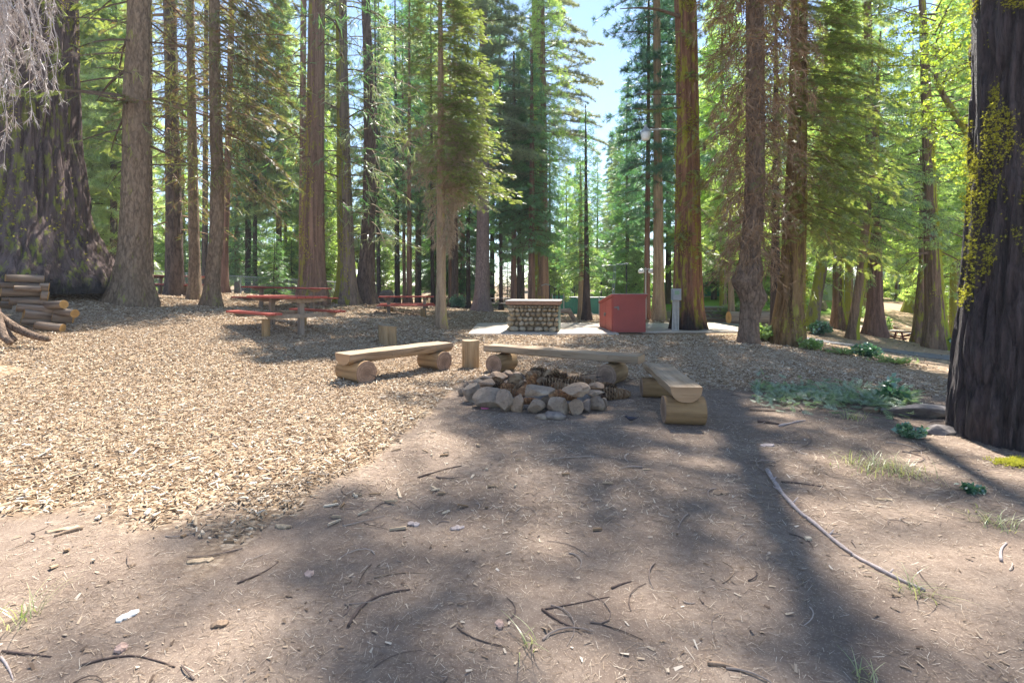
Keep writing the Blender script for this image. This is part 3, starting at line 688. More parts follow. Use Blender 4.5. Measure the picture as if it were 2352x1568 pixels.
# the two mossy cedars and the dark pine
T = make_tree('cedar_tree', 'broad reddish cedar trunk with yellow-green lichen behind the red tables', 'tree', 20, [(728, 0, 36), (726, 200, 39), (722, 400, 44), (720, 550, 50), (719, 640, 55), (720, 695, 66)], 30, B_CEDAR, seg=96, step=.12, ridge=.05, freq=5, zs=.05, flare=.28, seed=14)
lichen(T, 700, .26, 1.6, 8.6, (.035, .07), (-.9, -.2, 0), None, 14, .5, 2.5)
mb = crown('twig', T.axis, 4, 12, lambda u, z: 2.0, 14, 4, (.4, .9), -8, .2, seed=140, brad=.018); crown('firlod', T.axis, 18, 29, cone(2.2), 36, 5, (.5, .9), mb=mb, seed=141)
put_crown(T, mb, L_FIR, B_LIMB)
T = make_tree('cedar_tree', 'plain brown trunk showing just left of the broad reddish cedar', 'tree', 30, [(697, 0, 13), (696, 300, 15), (696, 690, 20)], 27, B_RED, seg=24, seed=15, ridge=.03)
put_crown(T, crown('firlod', T.axis, 8, 26, cone(2.4), 60, 6, (.5, .9), seed=150), L_FIR, B_LIMB)
T = make_tree('cedar_tree', 'mossy grey cedar trunk with bare arching branches, second big trunk behind the red tables', 'tree', 21, [(783, 0, 24), (786, 200, 27), (790, 400, 33), (794, 550, 37), (797, 650, 42), (798, 700, 50)], 30, B_CEDAR2, seg=84, step=.12, ridge=.045, freq=5, zs=.05, flare=.25, seed=16)
lichen(T, 600, .28, .8, 8.5, (.035, .07), (-.3, -.8, 0), None, 16, .5, 2.5)
mb = crown('twig', T.axis, 3.6, 13, lambda u, z: 2.7, 46, 3.5, (.4, .9), 8, .35, seed=160, brad=.022); crown('firlod', T.axis, 18, 29, cone(2.0), 34, 5, (.5, .9), mb=mb, seed=161)
put_crown(T, mb, L_CEDAR, B_LIMB)
T = make_tree('pine_tree', 'black-grey pine trunk bending at its foot, right of the two lichen cedars', 'tree', 22, [(840, 0, 20), (846, 150, 23), (850, 320, 27), (849, 450, 30), (844, 570, 34), (838, 660, 42), (838, 696, 50)], 30, B_PINE, seg=60, step=.14, ridge=.03, freq=8, zs=.25, flare=.2, seed=17)
mb = crown('twig', T.axis, 2.5, 13, lambda u, z: 2.6, 60, 4, (.4, .9), 0, .4, seed=170, brad=.016); crown('pinelod', T.axis, 16, 29, cone(2.4), 34, 6, (.4, .6), mb=mb, seed=171)
put_crown(T, mb, L_PINE, B_GREYTWIG)
# thin dark trunks in the middle distance
for px, tp, w, yb, Y, lab, bark in [(871, 862, 9, 692, 28, 'thin black sapling trunk right beside the bending dark pine', B_BLACK), (913, 908, 12, 690, 28, 'thin brown trunk above the left end of the farther red table', B_DARK),
      (929, 924, 8, 690, 31, 'thinnest reddish trunk between two others above the farther red table', B_RED), (940, 940, 12, 692, 27, 'thin dark red trunk above the middle of the farther red table', B_RED), (994, 990, 9, 690, 29, 'thin dark trunk above the right end of the farther red table', B_DARK),
      (1034, 1034, 9, 702, 31, 'slim trunk just right of the tan young fir', B_RED), (1045, 1044, 15, 706, 29, 'dark trunk right of the tan young fir, with a green shrub at its foot', B_PINE), (1076, 1074, 10, 706, 33, 'thin trunk left of the smooth purple-grey pine', B_DARK), (1151, 1148, 9, 708, 33, 'thin trunk right of the smooth purple-grey pine', B_DARK)]:
    T = make_tree('cedar_tree', lab, 'tree', Y, [(tp, 150, w * .5), ((px + tp) / 2, 400, w * .8), (px, yb, w * 1.1)], 19, bark, seg=16, step=.3, seed=px, ridge=.02)
    mb = crown('twig', T.axis, 2.6, 9, lambda u, z: 1.6, 22, 4, (.3, .7), -6, .25, seed=px, brad=.016)
    crown('cedar', T.axis, 5, 18.5, cone(1.9), 60, 8, (.3, .55), -5, .35, seed=px + 1, mb=mb)
    put_crown(T, mb, L_CEDAR if px % 2 else L_TEAL, B_LIMB)
# young fir in the sun with its dead grey skirt
T = make_tree('young_fir_tree', 'young fir with tan trunk, sunlit crown and grey skirt of dead twigs, in the clearing', 'tree', 16.5, [(1011, 0, 9), (1012, 150, 13), (1013, 300, 16), (1013, 450, 19), (1013, 600, 21), (1013, 700, 24), (1013, 736, 30)], 13.5, B_TAN, seg=44, step=.08, ridge=.008, freq=12, zs=.3, flare=.12, seed=20)
rt = [(-.9, .9), (-.5, 1.2), (-1.6, -.2), (1.2, 5.0)]
mb = crown('fir', T.axis, T.z(440), 13.2, lambda u, z: 2.25 * (1 - u) ** .55 +   .15, 240, 24, (.18, .32), 2, .22, az=rt, tmin=.22, width=.36, seed=200, brad=.011)
put_crown(T, mb, L_FIR, B_GREYTWIG)
mb = crown('twig', T.axis, T.z(560), T.z(250), lambda u, z: .35 + 1.1 * u, 130, 13, (.25, .55), -22, .55, az=[(-1.0, 1.0), (-.6, .6), (-1.2, 1.3), (2.2, 4.2)], tmin=.15, width=.25, seed=201, brad=.010, limb_mi=0)
mb.obj('dead_skirt', [B_GREYTWIG], T.root)
# smooth pine and blue-grey crown
T = make_tree('pine_tree', 'smooth purple-grey pine trunk under a blue-grey crown, left of the stone grill', 'tree', 25, [(1110, 0, 16), (1111, 250, 23), (1110, 430, 27), (1109, 560, 30), (1107, 680, 35), (1107, 716, 44)], 27, m_bark('bark_pine_purple', (.27, .20, .19), (.11, .078, .075), 12, .30, 0, plates=True, bump=.6), seg=52, step=.15, ridge=.02, freq=8, zs=.3, flare=.2, seed=21)
mb = crown('pine', T.axis, T.z(400), 26, lambda u, z: 2.9 * (1 - u) ** .6 + .2, 130, 40, (.20, .36), 6, .2, az=[(-1.3, 1.3), (-1.8, .8), (1.3, 5)], tmin=.35, clumpy=1, width=.3, seed=210, brad=.02)
put_crown(T, mb, L_PINE, B_LIMB)
# group of cedars behind the grill
for px, w, Y, lab, bark, zc, Rr, leaf, H in [(1180, 13, 27, 'reddish purple trunk behind the left end of the stone grill', B_RED, 4.5, 1.5, L_CEDAR, 14), (1192, 10, 29, 'thin dark trunk behind the stone grill, between two reddish ones', B_DARK, 5, 1.3, L_CEDAR, 12),
      (1221, 15, 26, 'red-brown cedar trunk with a tall narrow dark green crown behind the stone grill', B_RED, 3.2, 1.9, L_CEDAR, 13.6), (1247, 25, 29, 'thick ochre trunk behind the right end of the stone grill', B_CEDAR, 8, 2.4, L_LIGHT, 24)]:
    T = make_tree('cedar_tree', lab, 'tree', Y, [(px, 130, w * .45), (px + 1, 400, w * .8), (px, 600, w), (px, 722, w * 1.25)], H, bark, seg=30, step=.2, seed=px, ridge=.03)
    put_crown(T, crown('cedar', T.axis, zc, H - .2, cone(Rr, .2, .7), 120, 17, (.25, .5), -4, .35, seed=px, brad=.018), leaf, B_LIMB)
# sugar pine whose long arms reach into the sky gap
T = make_tree('sugar_pine_tree', 'tall sugar pine reaching long pale branches into the sky gap above the grill', 'tree', 33, [(1232, 0, 22), (1236, 300, 26), (1240, 700, 32)], 30, B_CEDAR2, seg=24, step=.3, seed=24, ridge=.03)
put_crown(T, crown('pine', T.axis, 11, 29, lambda u, z: 4.6 * (1 - u) ** .7 + .5, 90, 22, (.25, .42), 14, .30, az=[(-.6, .6), (-.9, .9), (.8, 5.2)], tmin=.2, width=.12, seed=240, brad=.022), m_leaf('sugar_pine_needles', (.13, .16, .09), (.36, .36, .22), .45, .08), B_LIMB)
# small trees in front of the green fence
for px, w, yb, Y, lab, top, Rr, bark in [(1335, 11, 727, 24, 'thin ochre trunk left of the slender dark one before the green fence', 360, 1.1, B_TAN), (1347, 14, 739, 22, 'slender dark conifer with airy crown in front of the green fence', 240, 1.6, B_DARK)]:
    T = make_tree('slender_conifer', lab, 'tree', Y, [(px - 2, top, 2), (px - 1, 450, w * .6), (px, 600, w * .85), (px, yb, w * 1.5)], WZ(top, Y) + .1, bark, seg=24, step=.15, seed=px, ridge=.015, flare=.3)
    mb = crown('cedar', T.axis, 1.9, WZ(top, Y), cone(Rr, .12, .75), 120, 13, (.16, .34), 0, .3, seed=px, brad=.012)
    put_crown(T, mb, L_LIGHT if px == 1335 else L_CEDAR, B_DARK)
# behind the red box
T = make_tree('pine_tree', 'thin straight trunk behind the red storage box, with a dark teal crown', 'tree', 23, [(1490, 60, 7), (1489, 300, 9), (1487, 500, 12), (1486, 735, 16)], 17, B_RED, seg=24, step=.2, seed=26, ridge=.02)
mb = crown('cedar', T.axis, 4.5, 16.6, cone(1.7, .2, .6), 110, 15, (.25, .45), -4, .3, seed=260, brad=.016); put_crown(T, mb, L_TEAL, B_LIMB)
T = make_tree('cedar_tree', 'sunlit tan trunk between the red storage box and the meter cedar', 'tree', 22, [(1508, 0, 16), (1510, 300, 19), (1512, 500, 22), (1513, 650, 25), (1513, 736, 33)], 27, B_TAN, seg=48, step=.15, ridge=.025, freq=7, zs=.06, flare=.15, seed=27)
mb = crown('pine', T.axis, 6.0, 26.5, lambda u, z: 2.3 + .8 * u, 110, 20, (.25, .45), 2, .25, seed=270, brad=.02, clumpy=1); put_crown(T, mb, L_TEAL, B_LIMB)
# the cedar that carries the meter and the lamp
T = MC = make_tree('cedar_tree', 'red-brown cedar with burnt foot and yellow lichen, carrying the grey meter box and the lamp', 'tree', 17, [(1575, 0, 50), (1578, 150, 50), (1580, 300, 52), (1579, 450, 58), (1579, 560, 62), (1580, 650, 66), (1581, 720, 72), (1581, 754, 80)], 32, B_REDCEDAR, seg=120, step=.09, ridge=.07, freq=4.5, zs=.05, flare=.12, seed=28)
lichen(T, 1500, .36, 1.9, 11.6, (.035, .07), (-.55, -.5, 0), None, 28, .4, 2.6)
mb = crown('fir', T.axis, T.z(600), T.z(40), lambda u, z: 1.35, 16, 24, (.2, .36), -6, .45, az=[(-1.9, -.9), (-1.5, -.4), (-2.4, -1.6)], tmin=.25, width=.4, seed=280, brad=.016)
crown('cedar', T.axis, 14, 31, lambda u, z: 3.0 * (1 - u) ** .5 + .3, 36, 9, (.45, .8), -6, .3, mb=mb, seed=281, brad=.03)
for py, ln, up in [(45, 2.0, .5), (222, 1.5, -.12), (252, 1.6, -.25)]:                       # bare limbs pointing left
    z = T.z(py); ax = T.axis(z); t = np.linspace(0, 1, 7)
    tube(mb, np.stack([ax[0] - .3 - ln * t, -.2 - .3 * t, z + up * np.sin(t * 3.3) * .3 + (up - .2) * t * t * .35], -1), np.linspace(.06 if py < 100 else .03, .012, 7), 6, False, 1)
    if py > 230: place(mb, 'tuft', np.stack([ax[0] - .6 - ln * .7 * np.linspace(0, 1, 60), np.full(60, -.35), np.full(60, z - .05) - .15 * np.linspace(0, 1, 60)], -1) + rng.normal(0, .03, (60, 3)), np.tile([0, 0, -1.], (60, 1)) + rng.normal(0, .4, (60, 3)), rng.normal(size=(60, 3)), rnd(.07, .13, 60), 0)
crown('cedar', T.axis, 15, 30, lambda u, z: 5.0 * (1 - .5 * u), 20, 9, (.5, .9), -4, .25, az=[(2.2, 4.4), (1.8, 3.6)], tmin=.3, mb=mb, seed=283, brad=.03)  # extra boughs above the frame, added on the left to shade the front earth
put_crown(T, mb, L_FIR, B_LIMB)
# knobby fir with the brown beard of dead twigs
T = make_tree('knobby_fir_tree', 'fir with a swollen burl low on its trunk and a brown beard of dead twigs', 'tree', 13.4, [(1734, 0, 38), (1735, 200, 40), (1735, 400, 42), (1731, 500, 46), (1724, 570, 46), (1722, 640, 50), (1726, 690, 46), (1720, 740, 42), (1718, 788, 48)], 20, B_KNOB, seg=72, step=.06, ridge=.03, freq=8, zs=.4, flare=.10, seed=29,
    burl=[(WZ(645, 13.4) + .02, .34, 3.3, .16), (WZ(680, 13.4), .22, .2, .10), (WZ(615, 13.4), .2, 5.6, .05)])
mb = crown('twig', T.axis, T.z(600), 13.0, lambda u, z: 1.05 + .75 * u, 170, 14, (.3, .75), -6, .5, tmin=.12, width=.3, seed=290, brad=.012, limb_mi=0)
mb.obj('dead_twigs', [B_BROWNTWIG], T.root)
mb = crown('fir', T.axis, T.z(420), 15, lambda u, z: 1.8, 54, 13, (.2, .36), -12, .4, tmin=.5, seed=291, brad=.014); put_crown(T, mb, L_FIRDRY, B_BROWNTWIG)
# ochre stub cedar under a wide green fir crown
T = make_tree('cedar_tree', 'thick ochre cedar trunk widening at its foot, under drooping green boughs', 'tree', 14.5, [(1836, 0, 34), (1832, 300, 40), (1826, 500, 48), (1822, 620, 53), (1815, 700, 62), (1809, 796, 78)], 22, B_STUB, seg=96, step=.08, ridge=.07, freq=4.5, zs=.07, flare=.06, seed=30)
lichen(T, 500, .3, .3, 2.6, (.03, .06), (.6, -.7, 0), None, 30, .5, 3.)
mb = crown('fir', T.axis, T.z(520), 14, lambda u, z: 2.5 - .7 * u, 190, 24, (.2, .38), -10, .38, az=[(-1.2, .6), (-2.2, -.8), (-.6, .9), (0, 6.28)], tmin=.2, width=.36, seed=300, brad=.010)
put_crown(T, mb, L_FIR, B_BROWNTWIG)
# right-hand trees
for nm, lab, Y, pts, H, bark, kw, cr in [
    ('young_cedar', 'thin ochre trunk beside the juniper bushes and steps', 24, [(1676, 450, 9), (1677, 620, 11), (1682, 746, 18)], 9, B_TAN, dict(seg=20), (2.8, 9, 1.6, 70, 11, L_LIGHT)),
    ('cedar_tree', 'dark trunk just left of the ochre cedar, in front of the fallen log', 18, [(1782, 300, 14), (1781, 560, 19), (1780, 690, 22), (1780, 772, 27)], 13, B_DARK, dict(seg=30), (3.4, 13, 1.9, 60, 11, L_FIR)),
    ('cedar_tree', 'leaning brown trunk just right of the ochre cedar', 22, [(1893, 400, 20), (1886, 620, 24), (1874, 690, 25), (1861, 757, 32)], 14, B_CEDAR2, dict(seg=36), (3.6, 14, 2.2, 60, 11, L_LIGHT)),
    ('cedar_tree', 'straight brown trunk with lichen specks standing before the white canopy', 23, [(1924, 300, 14), (1925, 560, 21), (1925, 690, 23), (1928, 757, 33)], 15, B_MOSS, dict(seg=36), (3.2, 15, 2.6, 90, 12, L_LIGHT)),
    ('oak_tree', 'slanting mossy grey trunk with a dark foot, right of the white canopy', 20, [(2008, 350, 18), (1992, 500, 20), (1977, 640, 22), (1962, 740, 24), (1956, 781, 28)], 12, B_MOSS, dict(seg=36, flare=.15), (4.4, 12, 2.4, 60, 12, L_LIGHT)),
    ('cedar_tree', 'straight thick reddish trunk right of the slanting one, before the green door', 21.5, [(1996, 200, 20), (2003, 400, 26), (2007, 560, 30), (2010, 690, 32), (2011, 771, 43)], 24, B_RED, dict(seg=60, ridge=.04, step=.12), (5.0, 23, 2.9, 100, 11, L_LIGHT)),
    ('cedar_tree', 'far grey trunk with pale broken branches on the sunny slope', 34, [(2096, 300, 12), (2093, 560, 18), (2090, 690, 21), (2089, 716, 30)], 18, B_CEDAR2, dict(seg=30), (4.5, 18, 3.0, 80, 9, L_LIGHT)),
    ('cedar_tree', 'pale flared trunk partly hidden behind the tall lichen cedar by the road', 23, [(2120, 400, 14), (2120, 620, 18), (2112, 766, 34)], 13, B_CEDAR, dict(seg=36), (5, 13, 2.0, 50, 10, L_LIGHT)),
    ('cedar_tree', 'dark trunk behind the white canopy trees, seen below the boughs', 36, [(1990, 560, 10), (1989, 716, 14)], 14, B_TAN, dict(seg=20), (4, 14, 2.6, 60, 9, L_LIGHT)),
    ('cedar_tree', 'thin trunk standing by the green doorway', 42, [(2062, 560, 8), (2061, 694, 11)], 13, B_RED, dict(seg=16), (5, 13, 2.6, 50, 9, L_LIGHT)),
    ('cedar_tree', 'trunk half hidden by light boughs, left of the black trunk', 30, [(2198, 400, 14), (2200, 715, 24)], 15, B_DARK, dict(seg=24), (2.6, 15, 3.2, 100, 10, L_LIGHT))]:
    sd = int(pts[-1][0]); kw = dict(dict(ridge=.03, freq=6, zs=.07, step=.15, flare=.25), **kw)
    T = make_tree(nm, lab, 'tree', Y, pts, H, bark, seed=sd, **kw)
    mb = crown('twig', T.axis, cr[0] * .55, cr[0] + 3, lambda u, z: 1.5, 14, 4, (.3, .7), -4, .3, seed=sd + 1, brad=.016)
    crown('cedar', T.axis, cr[0], cr[1] - .1, cone(cr[2], .3, .6), cr[3], cr[4], (.28, .55), -4, .35, seed=sd, mb=mb, brad=.018, tmin=.2)
    put_crown(T, mb, cr[5], B_LIMB)
T = make_tree('cedar_tree', 'tall cedar with yellow-green lichen down its right side, foot by the road', 'tree', 19.5, [(2118, 0, 14), (2124, 150, 18), (2130, 300, 22), (2136, 450, 26), (2143, 600, 32), (2149, 720, 40), (2152, 803, 52)], 24, B_MOSS, seg=72, step=.12, ridge=.045, freq=5, zs=.06, flare=.15, seed=33)
lichen(T, 800, .24, 1.0, 8.5, (.035, .075), (.9, -.3, 0), None, 33, .4, 2.5)
mb = crown('cedar', T.axis, 3.2, 23, lambda u, z: 2.2 * (1 - u) ** .6 + .6, 100, 12, (.25, .48), -2, .3, az=[(-1, 1), (2, 4.3), (0, 6.28)], tmin=.25, seed=330, brad=.02)
put_crown(T, mb, L_LIGHT, B_LIMB)
# oak limb behind the black trunk
T = make_tree('oak_tree', 'oak leaning out from behind the black trunk with bright yellow-green leaves', 'tree', 12, [(2150, 190, 9), (2170, 225, 12), (2205, 280, 16), (2240, 330, 20), (2290, 400, 24), (2330, 520, 26), (2345, 850, 32)], WZ(180, 12) + .9, B_CEDAR2, seg=30, step=.1, ridge=.015, flare=.1, seed=34)
ax = T.axis
mb = crown('leaf', ax, T.z(420), T.z(20), lambda u, z: 1.25, 42, 26, (.10, .17), 20, .1, seed=340, brad=.02, tmin=.3, width=.3)
put_crown(T, mb, L_OAK, B_LIMB)
# black lichen trunk at the right edge
T = make_tree('black_trunk_tree', 'near black furrowed trunk draped in bright yellow lichen at the right edge', 'tree', 5.0, [(2386, 0, 236), (2383, 250, 238), (2379, 450, 244), (2370, 650, 254), (2358, 800, 262), (2344, 940, 254), (2342, 1012, 250)], 15, B_BLACK, seg=190, step=.035, ridge=.085, freq=9.0, zs=.11, flare=.05, lobes=4, seed=35)
lichen(T, 7500, .25, 1.3, 4.6, (.012, .030), (-.75, -.35, 0), None, 35, .5, 3.2)
mb = crown('firlod', T.axis, 10.5, 14.8, cone(1.2), 14, 5, (.5, .8), seed=350); put_crown(T, mb, L_FIR, B_LIMB)

# tree just outside the left edge: roots and bleached hanging twigs reach into view
T = make_tree('rooted_tree', 'twisted root foot and bleached white hanging twigs at the left edge', 'tree', 8.6, [(-150, 0, 120), (-150, 400, 130), (-142, 690, 150), (-138, 760, 170)], 12, B_KNOB, seg=60, step=.08, ridge=.04, flare=.25, seed=36)
mb = MB()
for k, (x0, z0, x1, y1, r0) in enumerate([(.5, 1.35, 1.72, -.5, .10), (.5, .95, 1.5, -.8, .10), (.4, .8, 1.9, -.1, .10), (.55, 1.6, 1.5, -.3, .09), (.3, .6, 1.3, -1.0, .12)]):
    t = np.linspace(0, 1, 9); tube(mb, np.stack([x0 + (x1 - x0) * t ** .8, -.1 + (y1 + .1) * t + .05 * np.sin(t * 5 + k), z0 * (1 - t) ** 1.6 - .05 * t + .0], -1), r0 * (1 - .55 * t), 10)
mb.obj('root_buttress', B_KNOB, T.root, smooth=True)
mb = MB(); g = np.random.default_rng(361); Z0 = lambda py: WZ(py, 7.0) - T.gz; X0 = lambda px: WX(px, 7.0) - T.bx
PO, FW = [], []
for k in range(90):
    x = X0(g.uniform(-60, 96)); top = Z0(g.uniform(-160, 40)); ln = g.uniform(.6, 1.9) * (1.25 - (x - X0(-60)) / (X0(100) - X0(-60)) * .62)
    t = np.linspace(0, 1, 8); cv = g.uniform(-.28, .1); P = np.stack([x + cv * np.sin(t * 2.2) + .03 * np.sin(t * 9 + k), -1.6 + g.uniform(-.5, .5) + .1 * t, top - ln * t], -1)
    tube(mb, P, np.linspace(.009, .003, 8), 4, False)
    for q in range(int(ln * 9)):
        u = g.uniform(.1, 1); PO.append([np.interp(u, t, P[:, 0]), np.interp(u, t, P[:, 1]), np.interp(u, t, P[:, 2])]); FW.append([g.uniform(-.6, .6), g.uniform(-.4, .4), -1])
for k in range(6):
    t = np.linspace(0, 1, 8); x1 = X0(-40 + 22 * k); tube(mb, np.stack([.2 + (x1 - .2) * t, -.3 - 1.3 * t, Z0(-330) + .5 * np.sin(t * 2.6) - (.5 + .1 * k) * t * t * 1.6], -1), np.linspace(.05, .012, 8), 6, False)
PO = np.array(PO); place(mb, 'twig', PO, np.array(FW), g.normal(size=PO.shape), g.uniform(.10, .30, len(PO)))
mb.obj('bleached_twigs', B_WHITE, T.root)

# ================================================================ forest behind: whole trees, copies of a few kinds
def forest_kind(nm, kind, H, R0, z0, leaf, bark, nb, ns, size, seed, elev=-5, droop=.3, r=.22, p=.75, **kw):
    root = thing(nm, '', 'tree')
    P = np.array([(0, 0, -.4), (.05, 0, H * .3), (-.05, .05, H * .65), (0, 0, H)]); rr = np.array([r, r * .78, r * .45, .02])
    trunk_mesh(P, rr, 12, .8, .02, 5, .1, .3, 5, None, seed).obj('trunk', bark, root, smooth=True)
    ax = lambda z: (np.interp(z, P[:, 2], P[:, 0]), np.interp(z, P[:, 2], P[:, 1]))
    crown(kind, ax, z0, H, lambda u, z: R0 * (1 - u) ** p + .15, nb, ns, size, elev, droop, seed=seed, brad=.025, **kw).obj('crown', [leaf, B_LIMB], root)
    return root
KINDS = [
    ('pale pine', forest_kind('forest_pine', 'pinelod', 24, 3.2, 2.2, m_leaf('far_pine_needles', (0.130, 0.195, 0.104), (0.442, 0.520, 0.247), 0.60, .08), B_PINE, 150, 16, (.38, .62), 901, 6, .2, clumpy=1, zbias=1.15)),
    ('bright fir', forest_kind('forest_fir', 'firlod', 22, 3.0, 1.2, m_leaf('far_fir_needles', (0.078, 0.143, 0.046), (0.312, 0.416, 0.124), 0.60, .06), B_DARK, 170, 11, (.45, .8), 902, -6, .3, zbias=1.15)),
    ('green cedar', forest_kind('forest_cedar', 'cedar', 20, 2.6, 1.6, m_leaf('far_cedar_sprays', (0.039, 0.111, 0.046), (0.182, 0.338, 0.111), 0.55, .07), B_RED, 170, 13, (.42, .72), 903, -3, .35, zbias=1.15)),
    ('teal pine', forest_kind('forest_pine', 'pinelod', 26, 3.0, 4.0, m_leaf('far_teal_needles', (0.039, 0.111, 0.072), (0.195, 0.338, 0.221), 0.52, .09), B_DARK, 150, 15, (.38, .62), 904, 4, .25, clumpy=1)),
    ('light cedar', forest_kind('forest_cedar', 'cedar', 17, 3.2, .8, m_leaf('far_light_sprays', (0.169, 0.260, 0.085), (0.494, 0.611, 0.208), 0.65, .06), B_CEDAR2, 170, 14, (.42, .75), 905, -3, .35, zbias=1.2)),
    ('tall light cedar', forest_kind('forest_cedar', 'cedar', 22, 3.4, 5.2, m_leaf('tall_light_sprays', (0.156, 0.260, 0.091), (0.546, 0.676, 0.247), 0.68, .06), B_CEDAR2, 190, 15, (.40, .72), 908, -3, .35)),
    ('tall pale pine', forest_kind('forest_pine', 'pinelod', 25, 3.2, 6.0, m_leaf('tall_pale_needles', (0.156, 0.234, 0.130), (0.520, 0.611, 0.325), 0.62, .08), B_PINE, 170, 17, (.36, .6), 909, 5, .2, clumpy=1)),
    ('leafy sapling', forest_kind('leafy_sapling', 'leaf', 5.2, 1.6, .5, L_BUSH, B_DARK, 60, 22, (.22, .36), 906, 25, .1, .06, .5, tmin=.35)),
    ('small fir', forest_kind('small_fir', 'firlod', 5.5, 1.7, .2, m_leaf('small_fir_needles', (0.052, 0.130, 0.052), (0.195, 0.364, 0.130), 0.55, .06), B_DARK, 110, 16, (.28, .5), 907, 0, .25, .07)),
]
ZONES = [(-400, 40, 'left of the giant trunk'), (40, 290, 'between the giant trunk and the thick grey-brown fir'), (290, 420, 'beyond the far left table'), (420, 520, 'beyond the leaning rusty fir'), (520, 690, 'beyond the chain-link fence'), (690, 870, 'beyond the two lichen cedars'), (870, 1010, 'beyond the farther red table'),
         (1010, 1110, 'beyond the young sunlit fir'), (1110, 1200, 'beyond the purple-grey pine'), (1200, 1300, 'beyond the stone grill'), (1300, 1410, 'beyond the green fence under the sky gap'), (1410, 1540, 'beyond the red storage box'), (1540, 1650, 'beyond the meter cedar'), (1650, 1760, 'beyond the steps and junipers'), (1760, 1900, 'beyond the ochre cedar'),
         (1900, 2040, 'beyond the white canopy'), (2040, 2150, 'beyond the green doorway'), (2150, 2300, 'on the slope beyond the road cedar'), (2300, 3000, 'beyond the black trunk')]
_used = set(); _cnt = {}
def far_tree(k, px, Y, sc, rank):
    nm, src = KINDS[k]; x = WX(px, Y); p = (x, Y, G(x, Y) - .05)
    z = next(t for a, b, t in ZONES if a <= px < b)
    key = (nm, z, rank); _cnt[key] = _cnt.get(key, 0) + 1
    lab = f'{nm} {z}, {rank}'
    grp = 'far forest trees' if k < 7 else 'saplings under the far trees'
    if k not in _used:
        _used.add(k); o = src; o.location = p; o.rotation_euler = (0, 0, rnd(0, 6.28)); o.scale = (sc,) * 3; o['label'] = lab; o['group'] = grp
    else: o = copy_tree(src, p, rnd(0, 6.28), sc, lab, grp)
    return o
FR = [  # kind, px, depth, scale
 (5, 1950, 28, 1.0), (5, 2190, 26, .9), (5, 2265, 24, .85), (5, 1660, 31, 1.0), (6, 262, 27, .85), (6, 640, 33, .9), (6, 960, 34, 1.05),
 (0, 205, 27, .85), (1, 262, 30, .9), (0, 180, 38, 1.05), (0, -90, 30, .9), (0, 300, 44, 1.1), (4, 420, 38, .95), (2, 545, 40, 1.0), (4, 655, 38, .8), (0, 560, 56, 1.1),
 (0, 755, 40, 1.1), (4, 745, 34, .75), (0, 870, 44, 1.15), (2, 1010, 38, 1.0), (2, 1062, 36, .9), (3, 1130, 40, 1.0), (3, 1200, 44, .9), (2, 1262, 40, .72),
 (4, 1300, 46, .70), (2, 1330, 58, .72), (1, 1372, 52, .66), (3, 1405, 60, .72), (2, 1440, 40, .85), (0, 1420, 50, .68), (3, 1535, 36, 1.0), (4, 1610, 44, 1.1), (1, 1640, 38, .9), (4, 1690, 46, 1.1), (1, 1735, 40, 1.0), (4, 1790, 38, 1.0), 
 (4, 1850, 44, 1.1), (1, 1900, 54, 1.2), (4, 1960, 58, 1.3), (4, 2060, 50, 1.1), (4, 2120, 42, 1.1), (4, 2200, 38, 1.05), (4, 2250, 32, .9), (4, 2290, 44, 1.2), (1, 2360, 36, 1.0), (4, 2420, 42, 1.2), (1, 2500, 34, 1),
(4, 130, 56, 1.3), (1, 690, 62, 1.3), (0, 990, 68, 1.4), (1, 1230, 66, .9), (4, 1350, 74, .75), (2, 1460, 66, 1.0), (4, 1720, 70, 1.5), (1, 1990, 78, 1.6), (4, 2330, 66, 1.4),
 (7, 1272, 31, .78), (7, 1395, 37, .7), (7, 1460, 36, .75), (8, 630, 27, .62), (8, 590, 31, .6), (8, 670, 33, .7), (7, 880, 40, .8), (8, 1000, 36, .8), (8, 1165, 38, .7), (7, 1040, 42, .8), (7, 200, 34, .8), (8, 250, 36, .8), (7, 350, 38, .8), (7, 760, 38, .8), (8, 450, 36, .8), (7, 1320, 44, .8), (8, 1420, 46, .9), (7, 1560, 44, .8), (7, 2180, 48, .8), (7, 1800, 46, .8), (8, 1090, 45, .9), (8, 930, 45, .9), (7, 540, 44, .9)]
for k, px, Y, sc in FR:
    far_tree(k, px, Y, sc, 'nearest rank' if Y < 40 else 'second rank' if Y < 56 else 'farthest rank')
# ================================================================ materials of the built things
M_SEAT = m_wood('bench_wood', (.45, .345, .24), (.20, .135, .08), 0, 10, .8, .7)
M_LOGX = m_wood('peeled_log', (.42, .275, .14), (.16, .09, .042), 0, 11, .8, .7)
M_LOGZ = m_wood('stump_side', (.46, .33, .185), (.24, .15, .075), 2, 14, .8)
M_END = m_endgrain('cut_end', (.38, .265, .185), (.23, .15, .105), 26)
M_FIREEND = m_endgrain('fresh_cut_end', (.62, .40, .16), (.46, .26, .09), 50)
M_FIREBARK = m_wood('firewood_bark', (.36, .29, .225), (.15, .105, .075), 0, 16, .9, .5)
M_STONE = None
def m_stone(name, a, b, s=7):
    t = NT(name); v = t.coord('Object'); f = t.noise(v, s, 7, .68)
    c = t.ramp(f, [(.3, b), (.7, a)]); c = t.mix(t.math('MULTIPLY', t.objrand(), .55), c, tuple(x * q for x, q in zip(a, (1.25, .95, .72))))
    c = t.mix(t.ramp(t.noise(v, s * 5, 4), [(.3, .5), (.5, 0)]), c, tuple(x * .55 for x in b))
    c = t.mix(t.ramp(t.noise(v, s * .5, 3), [(.55, 0), (.68, .5)]), c, (.52, .44, .34))
    t.bsdf(c, .85, .25, t.bump(t.noise(v, s * 4, 6, .7), .5, .015)); return t.m
M_STONE = m_stone('fire_stone', (.34, .275, .21), (.17, .135, .11))
